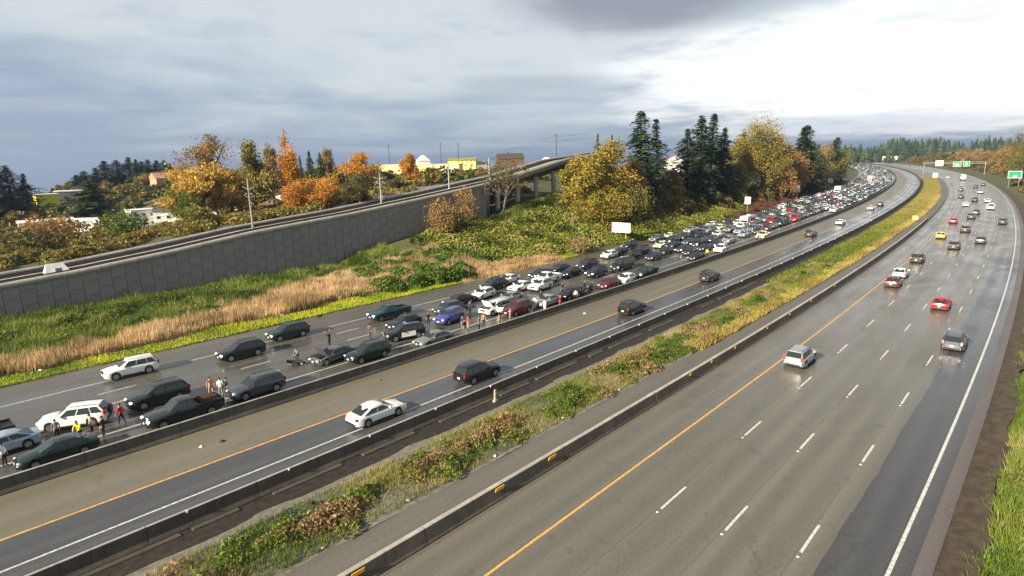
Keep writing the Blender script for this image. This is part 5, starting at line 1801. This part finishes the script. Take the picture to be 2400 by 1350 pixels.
house('red_roof_house', 412, -153, 11, 9, 8.5, WHW, REDR, 'white house with red roof in the gap between the firs', 'front', 10, 3.0, 2)
house('far_building', 1130, 48, 22, 12, 5.5, WHW, WHR, 'distant white building where the freeway vanishes', 'flat', 0, 1.0, 5, cat='building')
# domed white hall
_p = at(290, -181, 0)
dm = empty('white_hall', _p, math.atan2(_p.y, _p.x) - math.pi / 2, label='white round roofed hall on the skyline beside a dark mast', cat='building')
m = MB()
k = 12
vs = []
for y in (-5, 9):
    vs += [(math.cos(math.pi * j / k) * 3.3, y, math.sin(math.pi * j / k) * 3.6 + 5.2) for j in range(k + 1)] + [(-3.3, y, 0), (3.3, y, 0)]
q = k + 3
m.add(vs, [tuple(range(k, -1, -1)) + (k + 2, k + 1), tuple(q + j for j in range(k + 1)) + (q + k + 1, q + k + 2)] + [(j, j + 1, q + j + 1, q + j) for j in range(k)] + [(k, k + 1, q + k + 1, q + k), (k + 2, 0, q, q + k + 2)])
m.build('shell', WHR, dm, R(40))
MB().box(-1.1, .1, -5.1, -4.95, 0, 6.0).build('door', TRIM, dm)
MB().box(.7, 1.7, -5.1, -4.95, 6.2, 7.2).build('window', WIN, dm)

# second grey slope behind the tracks, and small track furniture
ob('gravel_slope', sweep_mesh('gravel_slope', [(-94.2, wt(-.5)), (-97.5, wt(-.2)), (-112, lambda s: H(s, -112) + .7)], np.arange(88, 160, 3.0), pm('grey_slope', (.11, .105, .105), .9, col2=(.17, .16, .16), scale=.6, bump=.3)), label='grey gravel slope beyond the rail tracks', kind='structure')
hut = empty('equipment_cover', W(34.7, -86.2, float(wall_top(34.7)) - .1), hdg(34.7), label='white tent shaped equipment cover beside the rail track', cat='cover')
m = MB().add([(-1.5, -.9, 0), (1.5, -.9, 0), (1.5, .9, 0), (-1.5, .9, 0), (-1.1, 0, 1.35), (.9, 0, 1.25)], [(0, 1, 5, 4), (2, 3, 4, 5), (1, 2, 5), (3, 0, 4), (3, 2, 1, 0)])
m.build('tarp', pm('tarp', (.70, .71, .70), .7, var=.1), hut)
MB().box(-.3, .5, -1.02, -.86, 0, .7).build('flap', pm('flap', (.25, .27, .28), .7), hut)


def road_sign(s, n, wd, h, zb, label, posts=2, panel=None, rz=None, round_=False, depth=.05, z=None, border=None):
    p = W(s, n)
    p.z = H(s, n) if z is None else z
    root = empty('road_sign', p, hdg(s) if rz is None else rz, label=label, cat='sign')
    pn = panel or pm('sign_back', (.80, .77, .62), .5)
    if round_:
        m = MB().disc((-.02, 0, zb + h / 2), 'x', h / 2, depth, 16)
    else:
        m = MB().box(-depth / 2, depth / 2, -wd / 2, wd / 2, zb, zb + h)
    m.build('panel', pn, root)
    ys = (-wd * .27, wd * .27) if posts == 2 else (0,)
    for y in ys:
        MB().box(-.07 - depth, -depth, y - .05, y + .05, -.5, zb + h * .95).build('post', pm('sign_post', (.42, .36, .28), .6), root)
    return root


road_sign(139.0, -56.2, 4.9, 2.3, 2.1, 'large blank white sign back on two posts in the brambles')
road_sign(222, -54.6, 1.9, 2.4, 3.0, 'small upright white sign above the jam beside the camper', 1)
road_sign(287, -54.8, 3.6, 2.6, 3.2, 'small white sign with dark marks above the far jam', 2)
road_sign(374, -54.8, 2.8, 2.8, 3.0, 'round white sign above the far jam', 1, round_=True)
road_sign(95.8, -91.8, 2.5, 1.6, .5, 'tan trackside sign beside the second catenary pole', 2, pm('tan_sign', (.30, .22, .16), .7), z=float(wall_top(95.8)) - .2)
road_sign(492, -7.5, 2.6, 2.8, 1.0, 'pale square marker at the tip of the median', 1, pm('marker_panel', (.80, .74, .5), .5), z=.1)
road_sign(209, -6.3, 1.3, 1.2, .8, 'small orange and white marker at the end of the median barrier', 1, pm('orange_sign', (.75, .36, .14), .5), z=.3)
SGREEN = pm('sign_green', (.0, .24, .115), .45)
SWH = pm('sign_white', (.78, .78, .76), .45)


def green_sign(root, y, zc, wd, h, x=0.0, rows=2):
    """a guide sign: green panel, white border and rows of white legend too far off to read"""
    p_ = MB().box(x - .06, x + .06, y - wd / 2, y + wd / 2, zc - h / 2, zc + h / 2).build('guide_sign', SGREEN, root)
    m = MB()
    for a in ((y - wd / 2 + .12, y + wd / 2 - .12, zc + h / 2 - .27, zc + h / 2 - .12), (y - wd / 2 + .12, y + wd / 2 - .12, zc - h / 2 + .12, zc - h / 2 + .27),
              (y - wd / 2 + .12, y - wd / 2 + .27, zc - h / 2 + .27, zc + h / 2 - .27), (y + wd / 2 - .27, y + wd / 2 - .12, zc - h / 2 + .27, zc + h / 2 - .27)):
        m.box(x - .085, x - .058, a[0], a[1], a[2], a[3])
    m.build('border', SWH, p_)
    return p_


ga = empty('sign_gantry', W(560, 25), hdg(560), label='overhead gantry with two green guide signs across the northbound lanes', cat='gantry')
Yg = lambda n: 25 - n
for y in (0.0, 36.0):
    MB().tube([(0, y, -1), (0, y, 9.2)], .28, 8).build('post', STEEL, ga)
for zz_ in (8.1, 9.1):
    MB().tube([(0, -.3, zz_), (0, 36.3, zz_)], .16, 6).build('beam', STEEL, ga)
for k in range(13):
    MB().tube([(0, k * 3.0, 8.1), (0, k * 3.0 + 1.5, 9.1), (0, min(36, k * 3.0 + 3.0), 8.1)], .07, 5).build('brace', STEEL, ga)
green_sign(ga, Yg(8.6), 7.7, 4.8, 3.8, -.3)
green_sign(ga, Yg(14.0), 7.9, 4.0, 3.8, -.3)
MB().box(-.40, -.31, Yg(14.6), Yg(13.4), 7.0, 8.6).build('legend', SWH, ga)
MB().box(-.40, -.31, Yg(9.8), Yg(7.2), 6.9, 7.9).build('legend', SWH, ga)
MB().box(-.36, -.24, Yg(12.4), Yg(10.4), 9.6, 11.0, 0, 0, .3).build('flag_panel', pm('flag_red', (.55, .07, .06), .6), ga)
MB().box(-.06, .06, Yg(.4), Yg(-4.4), 6.6, 10.4).build('sign_panel', pm('sign_back', (.80, .77, .62), .5), ga)
gs = empty('guide_sign', W(398, 22), hdg(398), label='green roadside guide sign on posts at the right of the curve', cat='sign')
gs.location.z = H(398, 22)
green_sign(gs, 0, 6.2, 5.4, 3.6, -.1)
MB().box(-.22, -.162, -.8, .6, 5.0, 5.8).build('legend', SWH, gs)
for y in (-1.9, 1.9):
    MB().tube([(0.05, y, -.5), (0.05, y, 8.0)], .12, 6).build('post', STEEL, gs)


def utility_pole(s, n, h, label, lamp=False):
    root = empty('utility_pole', at(s, n, -.3), hdg(s), label=label, cat='pole')
    MB().tube([(0, 0, 0), (0, 0, h)], [.22, .14], 7).build('mast', pm('pole_wood', (.07, .06, .055), .8), root)
    MB().box(-.07, .07, -1.1, 1.1, h - 1.0, h - .8).build('crossarm', pm('pole_wood', (.07, .06, .055), .8), root)
    if lamp:
        MB().box(-.3, .3, -.3, .3, h, h + .7).build('lamp_head', SWH, root)


utility_pole(266, -160, 19, 'tall dark mast left of the golden tree, beside the white hall')
utility_pole(207, -220, 15.5, 'thin dark pole above the long yellow building, left one')
utility_pole(262, -235, 17, 'thin dark pole above the long yellow building, middle one')
utility_pole(272, -230, 17.5, 'thin dark pole left of the lemon yellow building')
utility_pole(46, -160, 9, 'pale thin pole at the left edge below the evergreen')

# ------------------------------------------------------------------ the stopped and moving traffic
for (s, n, kind, colr, turn, lab, op) in SB_CARS:
    op = tuple(x for x in op.split(',') if x)
    car(kind, colr, s, n, turn, lab, True, 'stopped southbound traffic', lit='lit' in op, opts=op, name='police_car' if 'police' in op else None)
for (s, n, kind, colr, turn, lab, op) in DETOUR_CARS:
    (car if s < 130 else far_car)(kind, colr, s, n, turn, lab, False, 'cars driving in the detour lane')
for (s, n, kind, colr, turn, lab, op) in NB_CARS:
    if s < 235:
        car(kind, colr, s, n, turn, lab, False, 'northbound traffic', brake='brake' in op)
    else:
        far_car(kind, colr, s, n, turn, lab, False, 'northbound traffic')
far_car('sedan', 'red', 25.3, -1.3, 0, 'roof of a red car cut by the bottom edge of the picture', False, 'northbound traffic')


def camper():
    s, n = 183.5, -42.2
    root = empty('camper', W(s, n, .009), hdg(s) + math.pi, label='white camper with a big overcab above the jam', cat='camper', group='stopped southbound traffic')
    wh = PAINT['white']
    MB().box(-3.6, 1.2, -1.15, 1.15, .55, 3.05, 0, .04, .05).build('living_box', wh, root)
    MB().add([(1.2, -1.13, 1.95), (3.0, -1.10, 2.05), (3.0, 1.10, 2.05), (1.2, 1.13, 1.95), (1.2, -1.1, 3.04), (2.6, -1.02, 2.95), (2.6, 1.02, 2.95), (1.2, 1.1, 3.04)],
             [(3, 2, 1, 0), (4, 5, 6, 7), (0, 1, 5, 4), (1, 2, 6, 5), (2, 3, 7, 6), (3, 0, 4, 7)]).build('overcab', wh, root)
    MB().add([(1.2, -1.0, .5), (3.5, -.92, .5), (3.5, .92, .5), (1.2, 1.0, .5), (1.2, -1.0, 1.94), (2.0, -.9, 1.94), (2.0, .9, 1.94), (1.2, 1.0, 1.94), (2.7, -.92, 1.25), (2.7, .92, 1.25), (3.5, -.9, 1.05), (3.5, .9, 1.05)],
             [(0, 1, 10, 8, 5, 4), (3, 7, 6, 9, 11, 2), (4, 5, 6, 7), (5, 8, 9, 6), (8, 10, 11, 9), (1, 2, 11, 10), (3, 2, 1, 0)]).build('cab', wh, root)
    MB().add([(2.03, -.78, 1.90), (2.70, -.80, 1.30), (2.70, .80, 1.30), (2.03, .78, 1.90)], [(0, 1, 2, 3)]).build('windshield', GLASS, root).location = (.02, 0, .02)
    for y in (-1.165, 1.165):
        for x0, x1 in ((-2.9, -1.7), (-1.1, 0.2)):
            MB().box(x0, x1, y - .02, y + .02, 1.7, 2.4).build('window', GLASS, root)
        MB().box(-3.5, 1.1, y - .015, y + .015, 1.1, 1.25).build('stripe', pm('stripe', (.30, .28, .25), .5), root)
    for x in (2.5, -2.1):
        for sg in (1, -1):
            o = MB().disc((0, 0, 0), 'y', .38, .26, 14).build('wheel', TYRE, root, R(35))
            o.location = (x, sg * .92, .38)
            MB().disc((0, sg * .135, 0), 'y', .22, .03, 10).build('rim', RIM, o)
    for sg in (1, -1):
        MB().box(3.42, 3.53, sg * .72 - .14, sg * .72 + .14, .72, .92).build('headlight', LAMP, root)
    MB().box(3.45, 3.58, -.9, .9, .42, .62).build('front_bumper', TRIM, root)
    MB().box(-1.6, -.8, -.4, .4, 3.05, 3.28).build('roof_unit', SWH, root)


camper()


def box_truck(s, n, label, south, col=PAINT['white'], group=None, L=7.5):
    root = empty('box_truck', W(s, n, .009), hdg(s) + (math.pi if south else 0), label=label, cat='truck', group=group)
    MB().box(-L / 2, L / 2 - 2.1, -1.22, 1.22, 1.0, 3.6, 0, .03, .03).build('cargo_box', col, root)
    MB().box(L / 2 - 2.0, L / 2, -1.05, 1.05, .55, 2.4, 0, .22, .08).build('cab', col, root)
    MB().box(L / 2 - .45, L / 2 - .02, -.9, .9, 1.5, 2.2, 0, .12, .03).build('windshield', GLASS, root)
    MB().box(-L / 2, L / 2 - 2.0, -.5, .5, .6, 1.0).build('chassis', TRIM, root)
    for x in (L / 2 - 1.1, -L / 2 + 1.3):
        for sg in (1, -1):
            o = MB().disc((0, 0, 0), 'y', .45, .3, 12).build('wheel', TYRE, root, R(35))
            o.location = (x, sg * .95, .45)
    for sg in (1, -1):
        MB().box(-L / 2 - .03, -L / 2 + .02, sg * 1.0 - .12, sg * 1.0 + .12, 1.05, 1.3).build('taillight', TAIL, root)


box_truck(470, 5.4, 'white box truck driving away under the gantry', False, group='northbound traffic')
box_truck(452, -41.9, 'white box truck standing tall in the far jam on the bend', True, group='stopped southbound traffic')
box_truck(330, -45.3, 'white box truck in the far lane of the jam beside the red bank', True, group='stopped southbound traffic', L=6.6)

# the long jam: every car up to the bend
_r = random.Random(17)
taken = [(a[0], a[1]) for a in SB_CARS] + [(183.5, -42.2), (452, -41.9), (330, -45.3)]
LANES = [(-35.1, 'first'), (-38.55, 'second'), (-41.95, 'third'), (-45.35, 'fourth'), (-49.6, 'shoulder'), (-31.5, 'inner')]
KINDS_ = ['sedan', 'sedan', 'suv', 'suv', 'suv', 'hatch', 'pickup', 'minivan', 'van']
COLS_ = ['white', 'white', 'white', 'silver', 'silver', 'grey', 'black', 'black', 'charcoal', 'charcoal', 'slate', 'sage', 'navy', 'maroon', 'pale blue', 'dark green', 'cream', 'red']
ORD = lambda k: '%d%s' % (k, 'th' if 10 <= k % 100 <= 20 else {1: 'st', 2: 'nd', 3: 'rd'}.get(k % 10, 'th'))
tail = MB()
jam_n = 0
for n0, lname in LANES:
    s = {'third': 84.0, 'fourth': 104.0, 'second': 112.0, 'inner': 235.0}.get(lname, 129.0) + _r.uniform(0, 3)
    cnt = 0
    while s < 760:
        step = _r.uniform(5.9, 7.3)
        if (lname == 'shoulder' and (s < 230 and _r.random() < .55)) or (s > 400 and lname in ('shoulder', 'inner')):
            s += step
            continue
        if all(abs(s - a) > 6.0 or abs(n0 - b) > 2.15 for a, b in taken):
            kd, cl_ = _r.choice(KINDS_), _r.choice(COLS_)
            if s < (470 if lname not in ('shoulder', 'inner') else 400):
                cnt += 1
                jam_n += 1
                where = 'on the far shoulder of the jam' if lname == 'shoulder' else 'squeezed against the barrier up the jam' if lname == 'inner' else 'up the %s jam lane from the barrier' % lname
                far_car(kd, cl_, s, n0 + _r.uniform(-.25, .25), _r.uniform(-1.5, 1.5), '%s %s, %s car %s' % (cl_, NAMES[kd].replace('_', ' '), ORD(cnt), where), True, 'stopped southbound traffic', lit=_r.random() < .25)
        s += step
# the tail of the jam beyond the bend reads as one mass
V_, F_, M_, o_ = [], [], [], 0
fm = {}
for kd in ('sedan', 'suv', 'minivan'):
    S = SPEC[kd]
    L2, w2, bl_, zr_ = S['L'] / 2, S['w'], S['belt'], S['roof']
    c0, c1, c2, c3 = S['cab']
    mq = MB().box(-L2, L2, -w2, w2, .28, bl_, 0, .08, .05)
    mq.add([(c0, -w2 * .86, bl_), (c3, -w2 * .82, bl_), (c3, w2 * .82, bl_), (c0, w2 * .86, bl_), (c1, -w2 * .74, zr_ - .06), (c2, -w2 * .74, zr_ - .06), (c2, w2 * .74, zr_ - .06), (c1, w2 * .74, zr_ - .06)],
           [(0, 1, 5, 4), (1, 2, 6, 5), (2, 3, 7, 6), (3, 0, 4, 7)], FKEYS.index('glass'))
    mq.box(c1 - .05, c2 + .05, -w2 * .76, w2 * .76, zr_ - .06, zr_, 0, .06, .06)
    mq.box(L2 - .1, L2 + .02, -w2 * .8, w2 * .8, .62, .78, FKEYS.index('lamp'))
    for x in (S['xf'], S['xr']):
        mq.box(x - .32, x + .32, -w2 - .01, w2 + .01, 0, .5, FKEYS.index('tyre'), .12, 0)
    fm[kd] = ([Vector(v) for v in mq.v], mq.f, mq.m)
TM = [PAINT['white'], PAINT['silver'], PAINT['charcoal'], PAINT['black'], GLASS, TYRE, RIM, LAMP, TAIL, PLATE, TRIM]
tl = MB()
for n0, _ in LANES:
    s = (471.0 if _ not in ('shoulder', 'inner') else 401.0) + _r.uniform(0, 3)
    while s < 900:
        vs, fs, ms = fm[_r.choice(list(fm))]
        p0 = W(s, n0 + _r.uniform(-.2, .2), .009)
        rot = Matrix.Rotation(hdg(s) + math.pi, 4, 'Z')
        b_ = len(tl.v)
        tl.v += [tuple(rot @ v + p0) for v in vs]
        tl.f += [tuple(b_ + i for i in f) for f in fs]
        pc = _r.randrange(4)
        tl.m += [pc if q == 0 else 3 + q for q in ms]
        s += _r.uniform(6.5, 9)
tl.build('jam_tail', TM, None, label='distant tail of the traffic jam vanishing round the bend', kind='stuff', cat='cars')


# ------------------------------------------------------------------ people
SKIN = pm('skin', (.42, .26, .18), .6)
HAIR = pm('hair', (.02, .015, .012), .7)
CLOTH = {k: pm('cloth_' + k, c, .85, var=.12, scale=6) for k, c in dict(white=(.75, .74, .70), grey=(.20, .20, .20), black=(.014, .014, .015), hivis=(.62, .72, .03), tan=(.38, .27, .17), orange=(.62, .26, .10), maroon=(.12, .02, .022),
                                                                          navy=(.02, .03, .09), red=(.58, .02, .03), yellow=(.85, .58, .01)).items()}


def person(s, n, pose, cols, label, face, seed):
    """one continuous figure grown over a skeleton"""
    rr = random.Random(seed)
    h = rr.uniform(.95, 1.03)
    top, bot = cols.split(',')
    v, e, rad = [], [], []

    def P(x, y, z, r, par=None):
        v.append((x * h, y * h, z * h))
        rad.append(r)
        if par is not None:
            e.append((par, len(v) - 1))
        return len(v) - 1

    cr = pose == 'crouch'
    hipz = .62 if cr else .93
    fw = .20 if cr else 0.0
    pel = P(0, 0, hipz, .135)
    ab = P(fw * .5, 0, hipz + .17, .125, pel)
    ch = P(fw, 0, hipz + .40, .150, ab)
    nk = P(fw * 1.25, 0, hipz + .56, .055, ch)
    hd1 = P(fw * 1.4, 0, hipz + .66, .088, nk)
    hd2 = P(fw * 1.45 + .02, 0, hipz + .76, .085, hd1)
    P(fw * 1.5 + .10, 0, hipz + .675, .018, hd1)                   # nose
    hands, feet = [], []
    for sg in (1, -1):
        sh = P(fw * 1.05, sg * .185, hipz + .49, .062, ch)
        if pose == 'point':
            el = P(.10, sg * .36, hipz + .62, .046, sh)
            wr = P(.20, sg * .42, hipz + .88, .034, el)
        elif pose == 'hip':
            el = P(-.05, sg * .37, hipz + .28, .046, sh)
            wr = P(.08, sg * .22, hipz + .10, .034, el)
        elif cr:
            el = P(fw + .22, sg * .22, hipz + .24, .046, sh)
            wr = P(fw + .38, sg * .14, hipz + .06, .034, el)
        else:
            sw = (.16 * sg if pose == 'walk' else .03)
            el = P(sw * .6, sg * .25, hipz + .22, .046, sh)
            wr = P(sw + .06, sg * .26, hipz - .02, .034, el)
        d = Vector(v[wr]) - Vector(v[el])
        d.normalize()
        pm_ = Vector(v[wr]) + d * .08
        pl = P(*(pm_ / h), .036, wr)
        for k in range(4):
            off = Vector((.018 * (k - 1.5), 0, 0))
            a = P(*((pm_ + d * .05 + off) / h), .010, pl)
            P(*((pm_ + d * (.085 - .008 * abs(k - 1.5)) + off * 1.1 + Vector((.01, -sg * .012, 0))) / h), .008, a)
        a = P(*((Vector(v[wr]) + d * .05 + Vector((.045, -sg * .01, 0))) / h), .011, pl)
        hp = P(0, sg * .095, hipz - .07, .105, pel)
        if cr:
            kn = P(.34, sg * .16, .50, .070, hp)
            an = P(.08, sg * .15, .09, .045, kn)
        elif pose == 'walk':
            kn = P(.13 * sg + .05, sg * .10, .49, .070, hp)
            an = P(.20 * sg - .05, sg * .10, .09, .045, kn)
        else:
            kn = P(.03, sg * .11, .49, .070, hp)
            an = P(0, sg * .12, .09, .045, kn)
        P(v[an][0] / h + .15, v[an][1] / h * 1.1, .045, .038, an)
    me = bpy.data.meshes.new('skeleton')
    me.from_pydata(v, e, [])
    o = bpy.data.objects.new('skeleton', me)
    COL.objects.link(o)
    md = o.modifiers.new('skin', 'SKIN')
    md.use_smooth_shade = True
    for sv, r in zip(me.skin_vertices[0].data, rad):
        sv.radius = (r * h, r * h)
        sv.use_root = False
    me.skin_vertices[0].data[0].use_root = True
    sb_ = o.modifiers.new('sub', 'SUBSURF')
    sb_.levels = sb_.render_levels = 1
    dg = bpy.context.evaluated_depsgraph_get()
    me2 = bpy.data.meshes.new_from_object(o.evaluated_get(dg))
    bpy.data.objects.remove(o)
    me2.name = 'person'
    me2.materials.clear()
    for m_ in (CLOTH[top], CLOTH[bot], SKIN, TRIM):
        me2.materials.append(m_)
    wrists = [Vector(v[i]) for i in range(len(v)) if rad[i] == .034]
    for p in me2.polygons:
        c = p.center
        mi = 0
        if c.z > (hipz + .535) * h and abs(c.y) < .14:
            mi = 2
        elif any((c - w_).length < .15 for w_ in wrists) and min((c - w_).length for w_ in wrists) < .15 and abs(c.y) > .10:
            mi = 2
        elif c.z < .12:
            mi = 3
        elif c.z < (hipz + .02) * h:
            mi = 1
        p.material_index = mi
        p.use_smooth = True
    root = ob('person', me2, None, W(s, n, .009), face, label=label, cat='person')
    m = MB()
    c0 = Vector((fw * 1.43 - .015, 0, hipz + .745)) * h
    k = 9
    rings = [(.101, -.03), (.100, .03), (.075, .085), (.03, .108)]
    vs = [(c0.x + math.cos(2 * math.pi * j / k) * r_, c0.y + math.sin(2 * math.pi * j / k) * r_ * .92, c0.z + z_) for r_, z_ in rings for j in range(k)]
    m.add(vs, [(i * k + j, i * k + (j + 1) % k, (i + 1) * k + (j + 1) % k, (i + 1) * k + j) for i in range(3) for j in range(k)] + [tuple(range(3 * k, 4 * k))])
    m.build('hair', HAIR, root, R(60))
    return root


for i, (s, n, pose, cols, _, lab, _o2) in enumerate(PEOPLE):
    person(s, n, pose, cols, lab, (i * 2.4) % 6.28, i)

# ------------------------------------------------------------------ litter and debris
RUB = pm('rubber_scrap', (.012, .012, .012), .8)
PAP = pm('paper', (.72, .72, .68), .7)
_rd = random.Random(4)


def scrap(s, n, size, mat, label, z=None, cat='debris', name='debris'):
    m = MB()
    k = 6
    vs = [(math.cos(a) * size * _rd.uniform(.5, 1), math.sin(a) * size * _rd.uniform(.4, .9), _rd.uniform(.0, .04)) for a in [2 * math.pi * j / k for j in range(k)]]
    vs += [(x * .6, y * .6, zz2 + size * _rd.uniform(.15, .35)) for x, y, zz2 in vs]
    m.add(vs, [tuple(reversed(range(k))), tuple(range(k, 2 * k))] + [(j, (j + 1) % k, k + (j + 1) % k, k + j) for j in range(k)])
    p = W(s, n)
    p.z = H(s, n) + .02 if z is None else z
    return ob(name, m.mesh(name, [mat]), None, p, _rd.uniform(0, 6), label=label, cat=cat)


scrap(56.3, -52.7, .55, RUB, 'strip of black tyre rubber on the far shoulder edge', .01)
scrap(32.6, -25.2, .30, RUB, 'small black scrap on the brown shoulder below the dark green sedan', .01)
scrap(47.6, -26.6, .28, pm('scrap_red', (.35, .08, .10), .6), 'small red scrap at the foot of the southbound barrier', .01)
scrap(39.4, -35.0, .30, PAP, 'white scrap on the road left of the slate green suv', .01)
scrap(31.2, -25.5, .22, PAP, 'white litter piece on the brown shoulder, left one', .01)
scrap(79.2, -25.7, .28, PAP, 'white litter piece on the brown shoulder below the car with its bonnet up', .01)
scrap(26.9, -55.8, .34, PAP, 'white litter in the yellow green verge at the left')
scrap(52.9, -56.8, .5, PAP, 'white litter at the edge of the dry reeds')
scrap(79, -58.5, .45, PAP, 'white litter on the bramble mound')
bmp = empty('torn_bumper', W(44.6, -36.9, .01), hdg(45) + 2.5, label='torn off black bumper lying in front of the crumpled grey sedan', cat='debris')
MB().tube([(-.9, .25, .25), (-.6, -.05, .32), (0, -.15, .30), (.6, -.02, .40), (.85, .3, .62)], [.13, .17, .19, .17, .12], 7).build('cover', TRIM, bmp, R(50))
MB().tube([(-.7, .15, .12), (0, .0, .10), (.7, .15, .2)], .07, 6).build('bracket', STEEL, bmp)
MB().box(-.35, .35, -.05, .45, .04, .35, 0, .1, .08).build('grille_piece', RUB, bmp)
for k, (s, n) in enumerate(((30.5, -7.0), (36.0, -7.15), (43.0, -6.9), (50.5, -7.1), (58.0, -7.0))):
    scrap(s, n, .16, PAP, 'white litter on the gravel beside the median walkway', med_top(s, n) + .05).__setitem__('group', 'litter along the median walkway')
cone = empty('cable_post', W(51.0, -14.7, 0), hdg(51), label='short tan post standing in the gutter below the black suv', cat='post')
MB().box(-.12, .12, -.09, .09, 0, 1.05, 0, .03, .02).build('stake', pm('stake', (.42, .34, .22), .8, var=.2), cone)
MB().box(-.22, .22, -.16, .16, 0, .16, 0, .03, .03).build('foot', CONC_L, cone)

# ------------------------------------------------------------------ damp air
hz = MB().box(-17000, 17000, -17000, 17000, -97, 75)
hm = bpy.data.materials.new('haze')
hm.use_nodes = True
ht = NT(hm.node_tree)
ho_ = ht.add('ShaderNodeOutputMaterial')
pv = ht.add('ShaderNodeVolumePrincipled')
pv.inputs['Color'].default_value = (.36, .48, .72, 1)
pv.inputs['Density'].default_value = HAZE
pv.inputs['Anisotropy'].default_value = 0.2
ht.t.links.new(pv.outputs[0], ho_.inputs['Volume'])
hzo = hz.build('haze', hm, None, label='thin damp air over the whole place', kind='stuff')
